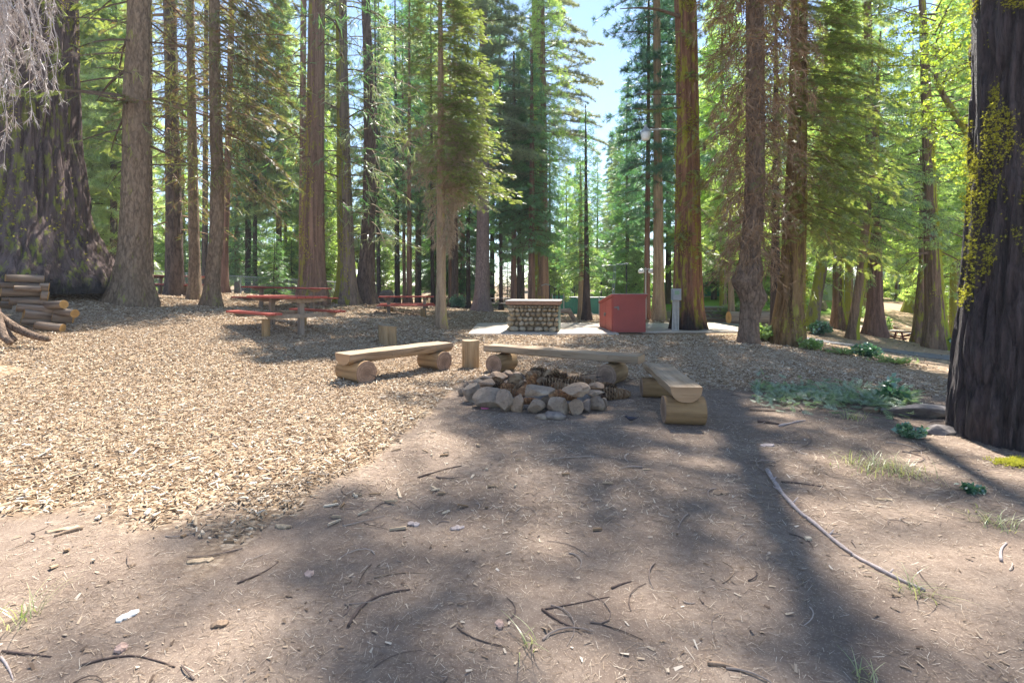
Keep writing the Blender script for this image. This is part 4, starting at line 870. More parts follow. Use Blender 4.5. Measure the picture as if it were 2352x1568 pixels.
M_GREYROCK = m_stone('grey_rock', (.24, .22, .21), (.11, .10, .10), 5)
t = NT('masonry_stone'); v = t.coord('Object'); f = t.noise(v, 16, 6, .7)
c = t.ramp(t.island(), [(0, (.24, .19, .125)), (.5, (.40, .32, .20)), (1, (.50, .43, .32))]); c = t.mix(t.ramp(f, [(.35, .6), (.65, 0)]), c, (.14, .11, .075)); t.bsdf(c, .9, .2, t.bump(f, .5, .012)); M_MASON = t.m
M_MORTAR = m_plain('mortar', (.17, .135, .09), .95, .1, .3, 20, .4)
def m_paint(name, col, wear, wearcol, sc=9):
    t = NT(name); v = t.coord('Object'); f = t.noise(v, sc, 7, .72)
    c = t.mix(t.ramp(t.noise(v, 2.5, 4), [(.35, 0), (.7, .5)]), col, tuple(x * .72 for x in col)); c = t.mix(t.ramp(f, [(.62, 0), (.74, wear)]), c, wearcol)
    t.bsdf(c, .62, .3, t.bump(t.noise(t.coord('Object', (20, 20, 3)), 3, 4), .12, .006)); return t.m
M_RED = m_paint('red_paint', (.35, .085, .07), .5, (.40, .18, .14))
M_REDT = m_paint('red_plank_paint', (.40, .088, .062), .4, (.38, .22, .17), 12)
M_DKRED = m_paint('dark_red_paint', (.27, .055, .045), .4, (.25, .15, .12), 12)
M_POSTGREY = m_wood('weathered_post', (.33, .27, .22), (.20, .155, .125), 2, 12, .85)
M_BEAM = m_wood('weathered_beam', (.40, .32, .24), (.24, .18, .13), 0, 12, .85)
M_RPOST = m_wood('round_post', (.40, .27, .14), (.20, .125, .06), 2, 12, .85)
M_METAL = m_plain('galvanised_metal', (.42, .43, .44), .45, .5, .12, 8, .05, .55)
M_STEEL = m_plain('worn_steel', (.22, .21, .20), .5, .5, .3, 30, .1, .6)
M_GREYBOX = m_plain('grey_enamel', (.33, .36, .39), .5, .4, .1, 6, .05)
M_PALEGREEN = m_plain('faded_green_label', (.24, .38, .27), .6, .3, .2, 25, .05)
M_GREENMETAL = m_plain('green_metal', (.16, .22, .19), .55, .4, .15, 6, .08)
M_GREENCLOTH = m_plain('green_fence_cloth', (.06, .21, .165), .8, .2, .25, 1.2, .1)
M_BROWNTOP = m_plain('brown_slab_edge', (.28, .165, .11), .8, .2, .25, 7, .2)
M_SLABTOP = m_plain('grey_slab_top', (.45, .43, .41), .8, .3, .2, 6, .15)
M_DARKIRON = m_plain('dark_iron', (.035, .035, .037), .5, .4, .2, 10, .1)
M_WHITE = m_plain('white_canvas', (.82, .83, .84), .8, .2, .05, 3, .05)
M_WALLGREEN = m_plain('pale_green_wall', (.36, .44, .40), .8, .2, .12, 3, .05)
M_DOORGREEN = m_plain('dark_green_door', (.02, .14, .085), .6, .3, .15, 4, .05)
M_STEPWOOD = m_wood('step_wood', (.30, .22, .16), (.15, .105, .075), 0, 12, .85)
t = NT('lamp_glass'); t.bsdf((.72, .74, .74), .25, .5); M_GLASS = t.m

# ---------------------------------------------------------------- rocks
def rock_mb(size, seed, sub=4, cuts=11, rough=.09):
    bm = bmesh.new(); bmesh.ops.create_icosphere(bm, subdivisions=sub, radius=1); V = np.array([v.co[:] for v in bm.verts]); Fc = np.array([[v.index for v in f.verts] for f in bm.faces]); bm.free()
    g = np.random.default_rng(seed)
    for k in range(cuts):
        n = nrm(g.normal(size=3)); d = g.uniform(.52, .84); h = V @ n; V = V - np.clip(h - d, 0, None)[:, None] * n * .92
    V = V * (1 + rough * fbm(V * 1.7 + seed, 3, seed % 97)[:, None] + .03 * fbm(V * 6 + seed, 2, seed % 91)[:, None])
    V = V * (np.array(size) / 2); V[:, 2] += size[2] / 2 * .9
    return MB().add(V, Fc)
def rock(name, label, px, yb, wpx, hpx, depth=None, mat=None, seed=0, lift=0.0, dz=.9, group=None, Y=None, cat='stone', rz=None):
    if Y is None:
        Y = F * HC / (yb - HY)
        for _ in range(12): Y = F * (HC - lift - G(WX(px, Y), Y)) / (yb - HY)
    w, h = wpx * Y / F, hpx * Y / F
    x = WX(px, Y); y = Y + w * dz * .4
    z = G(x, y) + lift - (.02 if not lift else 0)
    o = rock_mb((w * 1.20, w * dz * 1.1, h * 1.20), seed).obj(name, mat or M_STONE, None, (x, y, z), (0, 0, rnd(-.3, .3) if rz is None else rz), False)
    return tag(o, label, cat, group)
def zr(a, b, c, d): return ((1700 + (a + b) / 2 / 2.219) * .603, (1220 + d / 2.219) * .603, (b - a) / 2.219 * .603, (d - c) / 2.219 * .603)
RING = [('small brown stone at the far left of the fire ring', (100, 150, 555, 640), 0), ('brown-grey stone on the left of the fire ring, beside the biggest grey boulder', (142, 288, 535, 702), 0), ('biggest pale grey boulder on the left front of the fire ring', (238, 476, 570, 748), 0), ('tan pointed stone right of the biggest grey boulder', (403, 552, 598, 778), 0),
        ('tan blocky stone in the front of the fire ring, right of the pointed one', (540, 676, 628, 780), 0), ('grey angular stone in the front of the fire ring', (680, 830, 668, 796), 0), ('small grey stone wedged between two front stones', (803, 900, 662, 742), .03), ('large rounded tan stone at the middle front of the fire ring', (862, 1054, 652, 806), 0),
        ('grey stone with a split face, right of the large rounded one', (1018, 1155, 664, 798), 0), ('small dark grey stone between two larger ones on the right front', (1132, 1238, 662, 786), 0), ('square tan-grey stone at the right front corner of the fire ring', (1222, 1352, 648, 772), 0), ('thin grey stone closing the right end of the fire ring', (1312, 1364, 655, 745), 0),
        ('long flat purplish stone lying across the front stones', (624, 914, 578, 664), .17), ('long tan boulder laid on top of the right front stones', (1000, 1218, 545, 656), .20), ('grey rounded stone on top at the right rear', (1210, 1335, 530, 604), .19), ('tan brick-like stone stacked on the right', (1206, 1340, 596, 652), .16),
        ('small chip stone in front of the ring at the middle', (750, 868, 788, 836), 0), ('dark flat slate leaning before the rounded front stone', (828, 1010, 768, 838), 0), ('flat tan stone on the upper left of the ring', (198, 302, 496, 556), .12), ('wedge shaped tan stone on the upper left of the ring', (284, 414, 508, 584), .10),
        ('grey stone on the left rear of the ring', (262, 402, 464, 520), 0), ('rounded mottled stone on the left rear of the ring', (352, 505, 438, 506), 0), ('upright pale tan stone at the back of the ring', (480, 556, 414, 496), 0), ('pale brown stone leaning at the back of the ring', (548, 656, 430, 494), 0), ('stone low at the left rear edge of the ring', (138, 206, 508, 566), 0)]
for k, (lab, b, lift) in enumerate(RING):
    px, yb, w, h = zr(*b); rock('fire_ring_stone', lab, px, yb, w, h, None, M_GREYROCK if 'dark' in lab else M_STONE, 40 + k, lift, .85, 'stones of the fire ring')
for k, (a, lab) in enumerate([(35, 'fire ring stone hidden low behind the cones on the right rear'), (62, 'low stone of the ring behind the dark cones'), (8, 'low stone at the right side of the ring beside the scattered cones')]):
    x, y = .25 + .93 * math.cos(R(a)), 7.0 + 1.0 * math.sin(R(a))
    tag(rock_mb((.26, .24, .17), 90 + k).obj('fire_ring_stone', M_STONE, None, (x, y, G(x, y) - .02), (0, 0, a), True), lab, 'stone', 'stones of the fire ring')
mb = MB(); lathe(mb, [(.02, .035), (.5, .05), (.78, .03), (.86, -.03)], 40, (.24, 6.98, 0)); V = mb.v[0]; V[:, 2] += .02 * fbm(V * 7, 3, 8)
tag(mb.obj('ash_bed', m_plain('ash', (.13, .115, .105), .95, .1, .4, 20, .4), smooth=True), 'grey ash bed inside the fire ring', 'ash', kind='stuff')

# ---------------------------------------------------------------- pine cones
t = NT('cone_scale'); r = t.island(); c = t.ramp(r, [(0, (.15, .065, .03)), (.5, (.32, .15, .06)), (1, (.44, .23, .10))]); t.bsdf(c, .6, .3); M_CONE = t.m
t = NT('cone_scale_tip'); c = t.ramp(t.island(), [(0, (.20, .11, .055)), (1, (.42, .29, .175))]); t.bsdf(c, .6, .3); M_TIP = t.m
t = NT('cone_scale_dark'); c = t.ramp(t.island(), [(0, (.045, .028, .02)), (1, (.15, .085, .05))]); t.bsdf(c, .6, .3); M_CONED = t.m
def cone_mb(L, Rr, openness, n, seed):
    g = np.random.default_rng(seed); mb = MB()
    lathe(mb, [(Rr * .25, -L / 2), (Rr * .55, -L * .3), (Rr * .5, 0), (Rr * .3, L * .3), (.004, L / 2)], 10)
    for i in range(n):
        u = (i + .5) / n; a = i * 2.39996; zc = -L / 2 + L * .96 * u; rp = Rr * (math.sin(math.pi * min(1, .10 + .9 * u) ** .75) ** .7) * 1.02 + .004
        d = np.array([math.cos(a), math.sin(a), 0]); s = np.array([-d[1], d[0], 0]); e = openness * (1.2 - .6 * u)
        dirv = d * math.sin(e) + np.array([0, 0, 1]) * math.cos(e); l = Rr * .85 * (1.1 - .5 * u); w = Rr * .52 * (1.1 - .4 * u)
        p0 = d * rp * .45 + np.array([0, 0, zc]); p1 = p0 + dirv * l * .6 + d * rp * .2; p2 = p0 + dirv * l + d * rp * .22; th = np.cross(s, dirv) * .004
        mb.add(np.array([p0 - s * w * .5, p0 + s * w * .5, p1 + s * w, p1 - s * w]), np.array([[0, 1, 2, 3]]), 0)
        mb.add(np.array([p1 - s * w, p1 + s * w, p2 + s * w * .45, p2 - s * w * .45, p1 - s * w - th, p1 + s * w - th]), np.array([[0, 1, 2, 3], [0, 1, 5, 4]]), 1)
    return mb
CM = [cone_mb(.30, .066, .50, 85, 1).mesh('closed_cone', [M_CONE, M_CONE]), cone_mb(.28, .090, 1.05, 72, 2).mesh('open_cone', [M_CONED, M_TIP]), cone_mb(.27, .080, .85, 76, 3).mesh('brown_cone', [M_CONE, M_TIP])]
CONES = [  # zoom x, zoom y of the centre, height, kind, pitch, heading, label
 (735, 455, .24, 2, .3, .5, 'brown cone lying on the top back of the heap'), (790, 440, .25, 1, .2, -.4, 'dark cone topmost at the back left of the heap'), (510, 545, .14, 0, .1, .2, 'closed orange-brown cone at the left end of the heap'), (590, 510, .17, 1, .5, 1.4, 'dark open cone between the brown ones at the left'),
 (620, 545, .13, 1, .2, 2.2, 'dark open cone in the left middle of the heap'), (710, 520, .20, 0, 1.0, .6, 'large closed tan cone standing up in the middle of the heap'), (800, 515, .16, 2, .4, .9, 'brown cone right of the standing tan cone'), (905, 470, .22, 1, 1.1, .3, 'dark cone standing upright with pale tips'),
 (890, 530, .16, 1, .3, .1, 'dark cone with white tips in the middle front'), (960, 480, .20, 1, .6, -.5, 'dark open cone leaning to the right'), (1000, 500, .17, 2, .2, -.7, 'brown cone behind the right end of the heap'), (860, 460, .22, 1, .2, 1.9, 'dark cone at the back centre'), (560, 610, .09, 2, .1, .1, 'half burnt pale cone low behind the pointed stone'),
 (640, 590, .12, 0, .5, 1.0, 'closed cone low in front of the standing tan cone'), (960, 560, .13, 2, .1, .25, 'long brown cone lying across the right front'), (1060, 540, .13, 1, .1, .05, 'pale tipped cone lying right of the long brown one'), (1130, 515, .12, 1, .05, -.1, 'dark cone at the right rear of the heap'), (1190, 520, .12, 2, .1, .0, 'brown cone at the far right of the heap'),
 (940, 605, .11, 0, .2, .5, 'brown cone between the flat stone and the long boulder'), (1010, 635, .09, 0, .1, -.3, 'small closed cone squeezed under the long boulder'), (700, 690, .05, 0, .1, .2, 'cone pressed under the flat purplish stone'), (430, 520, .15, 1, .2, -.9, 'grey weathered cone on the left stones'), (400, 535, .15, 1, .3, -.6, 'pale tipped cone resting on the left rear stones'),
 (1375, 570, .09, 1, .1, -.8, 'dark pale tipped cone outside the ring, upper of the three at the right'), (1385, 630, .05, 1, .1, .15, 'dark cone outside the ring, lower of the three at the right'), (1478, 625, .05, 2, .05, .2, 'brown cone lying farthest right outside the ring')]
for zx, zy, h, k, pit, hd, lab in CONES:
    px, py = (1700 + zx / 2.219) * .603, (1220 + zy / 2.219) * .603
    Y = F * (HC - h) / (py - HY); o = bpy.data.objects.new('pine_cone', CM[k]); COL.objects.link(o)
    o.location = (WX(px, Y), Y, max(.05, h - .03)); M = Matrix.Rotation(hd, 4, 'Z') @ Matrix.Rotation(math.pi / 2 - pit, 4, 'Y') @ Matrix.Rotation(rnd(0, 6), 4, 'Z'); o.rotation_euler = M.to_euler()
    s = rnd(.82, 1.02); o.scale = (s, s, s); tag(o, lab, 'pine cone', 'pine cones heaped in the fire ring')

# ---------------------------------------------------------------- benches
def log_obj(name, parent, L, r, loc, rz, mats, notch=None, seed=0, taper=.0, seg=40, crack=False):
    """log along local x; notch = V cut of given half width at the top"""
    n = 31; x = np.linspace(-L / 2, L / 2, n); a = np.linspace(0, 2 * np.pi, seg, endpoint=False)
    rr = r * (1 + taper * x / L); P = np.stack(np.broadcast_arrays(x[:, None], rr[:, None] * np.cos(a), rr[:, None] * np.sin(a)), -1).reshape(-1, 3)
    P[:, 1:] *= (1 + .06 * fbm(P * [2.5, 5, 5] + seed, 3, seed % 50))[:, None]
    if notch:
        lim = r - notch[1] * np.clip(1 - np.abs(P[:, 0]) / notch[0], 0, 1); P[:, 2] = np.minimum(P[:, 2], np.where(np.abs(P[:, 0]) < notch[0], lim, 9))
    if crack:
        for e in (0, n - 1):
            pass
    i = np.arange(n - 1)[:, None] * seg; j = np.arange(seg)[None]; k = (j + 1) % seg
    mb = MB().add(P, np.stack([i + j, i + seg + j, i + seg + k, i + k], -1).reshape(-1, 4))
    o = mb.obj(name, mats[0], parent, loc, (0, 0, rz), True)
    for e, sg in ((0, -1), (n - 1, 1)):                              # sawn faces, slightly dished rings
        ring = P[e * seg:(e + 1) * seg]; c = ring.mean(0); V = [ring + [sg * .002, 0, 0]]; m2 = MB(); rings = [1, .99, .7, .4, .12]
        V = np.concatenate([c + (ring - c) * q + [sg * (.002 + (.004 if q < 1 else 0)), 0, 0] for q in rings]); q_ = []
        for w in range(len(rings) - 1):
            b = w * seg; jj = np.arange(seg); kk = (jj + 1) % seg; q_.append(np.stack([b + jj, b + kk, b + seg + kk, b + seg + jj] if sg > 0 else [b + jj, b + seg + jj, b + seg + kk, b + kk], -1))
        lastr = (len(rings) - 1) * seg + np.arange(seg)
        m2.add(V, [np.concatenate(q_), (lastr if sg > 0 else lastr[::-1])[None]])
        if crack:
            d = np.array([0, math.cos(1.45 + seed), math.sin(1.45 + seed)]); s = np.array([0, -d[2], d[1]]); xx = sg * (L / 2 + .0085)
            m2.add(np.array([c * [0, 1, 1] + d * r * .05 + [xx, 0, 0], c * [0, 1, 1] + d * r * .97 + s * .009 + [xx, 0, 0], c * [0, 1, 1] + d * r * .97 - s * .007 + [xx, 0, 0]]), np.array([[0, 1, 2]]), 1)
        m2.obj('cut_face', [mats[1], M_DARKIRON], o)
    return o
def bench(label, p0, p1, zt, wid, th, sup, square=False, seed=0):
    """p0 to p1: seat axis; sup: list of (distance along, log length, radius)"""
    p0, p1 = np.array(p0), np.array(p1); d = p1 - p0; L = np.linalg.norm(d); a = math.atan2(d[1], d[0]); u = d / L
    root = thing('log_bench', label, 'bench', (*((p0 + p1) / 2), 0), a, 'log benches around the fire ring')
    n = 40; x = np.linspace(-L / 2, L / 2, n)
    if square: prof = np.array([(-wid / 2, 0), (-wid / 2, -th * .92), (-wid * .3, -th * 1.12), (wid * .3, -th * 1.12), (wid / 2, -th * .92), (wid / 2, 0)])
    else: prof = np.array([(-wid / 2, 0)] + [(-wid / 2 * math.cos(q), -th * math.sin(q) ** .8) for q in np.linspace(.12, math.pi - .12, 13)] + [(wid / 2, 0)])
    m = len(prof); tops = np.linspace(wid / 2, -wid / 2, 7)[1:-1]; prof = np.vstack([prof, np.stack([tops, 0 * tops], -1)]); m = len(prof)
    V = np.stack(np.broadcast_arrays(x[:, None], prof[:, 0][None], prof[:, 1][None]), -1).reshape(-1, 3).copy()
    V[:, 1] += .022 * fbm(V * [2.2, 0, 0] + seed, 3, seed) + .008 * fbm(V * [6, 9, 9], 2, seed + 1); V[:, 2] += .012 * fbm(V * [3, 7, 3] + seed, 3, seed + 2)
    i = np.arange(n - 1)[:, None] * m; j = np.arange(m)[None]; k = (j + 1) % m
    mb = MB().add(V, np.stack([i + j, i + m + j, i + m + k, i + k], -1).reshape(-1, 4))
    for x_, z_ in ((-.12 * L, -th * .45), (.33 * L, -th * .35), (-.38 * L, -th * .6)):                                  # knots
        lathe_ = MB(); lathe(lathe_, [(.001, .012), (.014, .01), (.018, 0)], 10); mb.merge(lathe_, 0, Matrix.Translation((x_, -wid / 2 - .002 + (0 if square else .02), z_)) @ Matrix.Rotation(math.pi / 2, 4, 'X'))
    seat = mb.obj('seat', M_SEAT, root, (0, 0, zt))
    ME = m_wood('seat_end_wood', (.46, .31, .18), (.30, .175, .095), 1, 12, .8)
    for e, sg in ((0, -1), (n - 1, 1)):
        poly = MB()
        ring = V[e * m:(e + 1) * m] + [sg * .003, 0, 0]; poly.add(ring, (np.arange(m) if sg > 0 else np.arange(m)[::-1])[None])
        poly.obj('seat_end', ME, seat)
    for q, (s, ll, r) in enumerate(sup):
        log_obj('support_log', root, ll, r, (s - L / 2, 0, r - .015), math.pi / 2, (M_LOGX, M_END), (r * 1.0, max(.03, 2 * r - .015 - (zt - th) + .02)), seed * 7 + q, .06, crack=True)
    return root
b1u = np.array([.655, .755]); s1 = np.array([-2.42, 7.96])
bench('left log bench with rounded seat on two thick log supports, split stump behind it', s1 - .24 * b1u, s1 + 1.84 * b1u, .462, .42, .17, [(.24, .56, .185), (1.82, .52, .18)], False, 3)
bench('long straight plank bench behind the fire ring, facing the camera', (-.40, 9.06), (1.92, 7.62), .455, .34, .105, [(.26, .5, .168), (2.28, .5, .166)], True, 5)
bench('right log bench seen end on, its half-round seat end towards the camera', (1.99, 7.12), (1.86, 5.42), .42, .33, .165, [(.20, .44, .135), (1.52, .42, .152)], False, 8)
# ---------------------------------------------------------------- stumps
def stump(name, label, loc, h, r, seed, split=False, tilt=0, mat=None):
    n = 16; seg = 40; z = np.linspace(-.05, h, n); a = np.linspace(0, 2 * np.pi, seg, endpoint=False)
    P = np.stack(np.broadcast_arrays(r * np.cos(a)[None], r * np.sin(a)[None], z[:, None]), -1).reshape(-1, 3)
    A = np.tile(a, n); amp = .05 if not split else .16
    P[:, :2] *= (1 + amp * fbm(np.stack([np.cos(A) * 2.4, np.sin(A) * 2.4, P[:, 2] * .8], -1) + seed, 3, seed))[:, None]
    if split:
        for c, w, dp in ((-1.25, .17, .075), (-.9, .10, .06), (-.62, .09, .05)): P[:, :2] *= (1 - dp / r * np.exp(-((A - 2 * np.pi - c - .5 * (h - P[:, 2]) * .9) / w) ** 2))[:, None]
    P[:, 2] += np.where(P[:, 2] > h * .9, .012 * fbm(P * 9, 2, seed), 0) + (tilt * P[:, 0] * np.clip(P[:, 2] / h, 0, 1))
    i = np.arange(n - 1)[:, None] * seg; j = np.arange(seg)[None]; k = (j + 1) % seg
    root = MB().add(P, np.stack([i + j, i + k, i + seg + k, i + seg + j], -1).reshape(-1, 4)).obj(name, mat or M_LOGZ, None, loc, (0, 0, 0), True)
    ring = P[-seg:]; c = ring.mean(0); V = np.concatenate([c + (ring - c) * q + [0, 0, .003] for q in (1, .6, .25)]); jj = np.arange(seg); kk = (jj + 1) % seg
    t = MB().add(V, [np.concatenate([np.stack([b + jj, b + kk, b + seg + kk, b + seg + jj], -1) for b in (0, seg)]), (2 * seg + jj)[None]])
    t.obj('cut_top', M_SEAT, root)
    return tag(root, label, 'stump')
stump('upright_log', 'upright peeled log between the left and the long bench', (-.75, 9.3, 0), .50, .155, 4)
x, y, z = GP(890, 12.0); stump('split_stump', 'split weathered stump behind the left bench', (x, y, z), .46, .20, 9, True, -.12)
x, y, z = GP(228, 20.5); stump('tree_stump', 'low grey stump beyond the giant trunk foot', (x, y, z), .36, .42, 12, False, 0, B_PINE)
x, y, z = GP(2085, 15.3); stump('low_stump', 'low flat stump by the road edge under bushes', (WX(1925, 14), 14, G(WX(1925, 14), 14)), .10, .35, 13, False, 0, M_LOGZ)

# ---------------------------------------------------------------- firewood
LOGS = [  # zoom4 x0,y0 -> x1,y1 (centre line ends), diameter px in zoom, cut end shown, label
 (90, 328, 690, 352, 108, 'long smooth top log of the firewood stack with an amber cut end'), (0, 445, 730, 470, 78, 'dark log under the top one in the firewood stack'), (230, 495, 650, 505, 80, 'short log with a ragged end, third from the top of the stack'), (15, 555, 660, 590, 120, 'thick furrowed log in the middle of the stack with a pale end at the left'),
 (640, 470, 780, 480, 110, 'grey log behind at the right end of the upper rows'), (665, 610, 770, 620, 130, 'dark bark log end behind the middle rows'), (30, 670, 690, 680, 60, 'thin log under the thick furrowed one'), (155, 705, 750, 715, 92, 'log with an oval cut knot at its right end'), (0, 760, 190, 770, 100, 'pale log stub behind the roots'),
 (270, 805, 820, 835, 112, 'mid brown log above the two bottom rows'), (690, 840, 965, 860, 170, 'thick grey log behind at the right'), (380, 905, 835, 945, 120, 'log with an amber cut face at its left, second row from the ground'), (340, 1010, 1040, 1050, 92, 'long dark bottom log of the firewood stack'), (850, 965, 1170, 985, 130, 'dark rough log behind at the right foot of the stack'),
 (590, 1090, 1000, 1135, 118, 'loose short log on the chips with a bright amber end to the right'), (820, 770, 940, 760, 120, 'amber ended log standing behind the stack'), (1000, 880, 1110, 890, 110, 'split log with an amber face behind the right foot')]
for k, (x0, y0, x1, y1, dia, lab) in enumerate(LOGS):
    back = k in (4, 5, 10, 13, 15, 16, 8)
    Y = 10.05 + (.28 if back else 0) - (.35 if k == 14 else 0); f = .603 / 4.2 * Y / F
    yaw = [.92, .72, .70, .90, .66, .62, .74, .70, .80, .72, .66, .95, .84, .55, .12, -.3, -.3][k]; tw = math.tan(yaw)
    ka, kb = (x0 * .603 / 4.2 - CX) / F, (x1 * .603 / 4.2 - CX) / F; Ya = Y - .2 if k != 14 else Y; Yb_ = Ya * (1 - tw * ka) / (1 - tw * kb)
    A = np.array([ka * Ya, Ya, WZ((980 + y0 / 4.2) * .603, Ya)]); B = np.array([kb * Yb_, Yb_, WZ((980 + y1 / 4.2) * .603, Yb_)])
    c = (A + B) / 2; L = np.linalg.norm(B - A)
    if k in (15, 16): L = .5
    root = log_obj('firewood_log', None, L, dia * f * .57, tuple(c), 0, (M_FIREBARK, M_FIREEND), None, 30 + k, .10 * (-1) ** k, 28)
    root.rotation_euler = (k * .9, -math.asin((B[2] - A[2]) / np.linalg.norm(B - A)), yaw); tag(root, lab, 'firewood', 'stacked firewood logs')
rock('bark_chunk', 'grey chunk of bark lying before the firewood stack', 96, 769, 32, 9, None, M_GREYROCK, 33, 0, .7, cat='bark chunk')

# ---------------------------------------------------------------- picnic tables
def planks(mb, L, W, n, th, z, cham=.006, gap=.012, y0=0):
    w = (W - gap * (n - 1)) / n
    for k in range(n): box(mb, (0, y0 - W / 2 + w / 2 + k * (w + gap), z), (L + (.02 if k % 2 else 0), w, th), cham)
def pedestal_table(label, x, y, rz, L=1.9, W=.86, top=.76, seat=.43, red=None, extra=True, pitch=0, base=None):
    z = G(x, y) if base is None else base
    r = thing('picnic_table', label, 'picnic table', (x, y, z), rz, 'red picnic tables on the left'); r.rotation_euler = (0, pitch, rz)
    m = MB(); planks(m, L, W, 5, .045, top - .022); m.obj('tabletop', red or M_REDT, r)
    for s in (-1, 1):
        m = MB(); planks(m, L + .06, .27, 2, .045, seat - .022, y0=s * (W / 2 + .30)); m.obj('bench_seat', red or M_REDT, r)
    for s in (-1, 1):
        m = MB(); box(m, (s * L * .33, 0, (top - .05) / 2 - .1), (.11, .11, top + .12), .008); m.obj('post', M_POSTGREY, r)
        m = MB(); prism(m, [(-W / 2 + .02, top - .046), (-W / 2 + .06, top - .08), (-.12, top - .145), (.12, top - .145), (W / 2 - .06, top - .08), (W / 2 - .02, top - .046)], -.04, .04, Matrix.Translation((s * L * .33 + s * .097, 0, 0)) @ Matrix.Rotation(math.pi / 2, 4, 'Z')); m.obj('top_brace', M_BEAM, r)
        m = MB(); hw = W / 2 + .40; prism(m, [(-hw, seat - .046), (-hw + .10, seat - .135), (hw - .10, seat - .135), (hw, seat - .046)], -.03, .03, Matrix.Translation((s * L * .33 + s * .088, 0, 0)) @ Matrix.Rotation(math.pi / 2, 4, 'Z')); m.obj('seat_beam', M_BEAM, r)
    if extra:
        for s in (-1, 1):
            m = MB(); lathe(m, [(.085, -.12), (.082, seat - .14)], 18, (s * L * .30, s * -(W / 2 + .30), 0)); m.obj('round_post', M_RPOST, r)
    return r
pedestal_table('nearest red picnic table, its long side slanting away behind the left bench', -5.12, 11.6, R(-38.5), 1.95, .88)
x, y, z = GP(658, 17.6); pedestal_table('dark red picnic table directly behind the nearest one', x, y, R(-9), 2.9, .8, .78, .44, M_DKRED, False, R(1.2))
x, y, z = GP(408, 21); pedestal_table('far left dark red picnic table between the fir trunks', x, y, R(-12), 2.6, .8, .78, .44, M_DKRED, False, R(1.6))
x, y, z = GP(934, 19.2); pedestal_table('farther red picnic table left of the tan young fir', x, y, R(10), 2.0, .8, .70, .40, None, True)
def aframe_table(label, x, y, rz, L, mat, sc=1.0, group=None):
    r = thing('picnic_table', label, 'picnic table', (x, y, G(x, y)), rz, group); r.scale = (sc,) * 3
    m = MB(); planks(m, L, .74, 5, .04, .74); m.obj('tabletop', mat, r)
    for s in (-1, 1):
        m = MB(); planks(m, L, .26, 2, .04, .43, y0=s * .68); m.obj('bench_seat', mat, r)
    for e in (-1, 1):
        for s in (-1, 1):
            m = MB(); prism(m, [(s * .22, .715), (s * .34, .715), (s * .66, -.06), (s * .54, -.06)][::s], -.022, .022, Matrix.Translation((e * L * .34, 0, 0)) @ Matrix.Rotation(math.pi / 2, 4, 'Z')); m.obj('leg', mat, r)
            m = MB(); tube(m, [(e * L * .30, s * .06, .44), (e * .08, s * .06, .70)], .035, 4); m.obj('brace', mat, r)
        m = MB(); box(m, (e * L * .34 + e * .046, 0, .385), (.04, 1.62, .09), .004); m.obj('seat_beam', mat, r)
    return r
x, y, z = GP(2108, 24.2); aframe_table('red A-frame picnic table by the road, partly behind the tall lichen cedar', x, y, R(-9), 2.9, m_paint('faded_red_paint', (.34, .10, .075), .4, (.4, .25, .2)), .82)
x, y, z = GP(1148, 33); aframe_table('small far grey picnic table between trunks left of the stone grill', x, y, R(3), 1.9, m_plain('grey_table', (.22, .20, .19)), 1.0)

# ---------------------------------------------------------------- stone grill counter
gr = thing('stone_counter', 'river stone counter with brown slab top on the concrete pad', 'counter', (.76, 16.55, SLABZ), R(-8))
W_, D_, H_ = 1.50, 1.25, .86
m = MB(); box(m, (0, 0, H_ / 2), (W_ - .10, D_ - .10, H_), .01); m.obj('mortar_core', M_MORTAR, gr)
g = np.random.default_rng(77); m = MB()
def face_stones(mb, wid, hei, M, seed):
    g = np.random.default_rng(seed); z = 0
    while z < hei - .03:
        h = g.uniform(.085, .165) * (1.25 if z < .2 else 1); h = min(h, hei - z); x = -wid / 2
        while x < wid / 2 - .02:
            w = h * g.uniform(.8, 1.7); w = min(w, wid / 2 - x + .02); hh = h * g.uniform(.85, 1.12)
            s = rock_mb((w * 1.0, .22, hh * 1.0), int(g.integers(1e6)), 3, 3, .06); s.v[0][:, 2] -= hh * .46
            mb.merge(s, 0, M @ Matrix.Translation((x + w / 2, g.uniform(-.012, .012), z + h / 2)) @ Matrix.Rotation(g.normal(0, .12), 4, 'Y')); x += w
        z += h
face_stones(m, W_, H_ - .04, Matrix.Translation((0, -D_ / 2 + .02, 0)), 5); face_stones(m, D_, H_ - .04, Matrix.Translation((-W_ / 2 + .02, 0, 0)) @ Matrix.Rotation(-math.pi / 2, 4, 'Z'), 6)
m.obj('stonework', M_MASON, gr, smooth=True)
m = MB(); box(m, (-.02, -.02, H_ + .045), (W_ + .20, D_ + .16, .11), .008); m.obj('slab_top', M_BROWNTOP, gr)
m = MB(); box(m, (-.02, -.02, H_ + .112), (W_ + .22, D_ + .18, .022), .004); m.obj('top_sheet', M_SLABTOP, gr)
m = MB()
for k in range(3): box(m, (W_ / 2 + .012, -.36 + .36 * k, H_ * .47), (.05, .345, H_ * .92), .008)
m.obj('side_panel', M_GREENMETAL, gr)

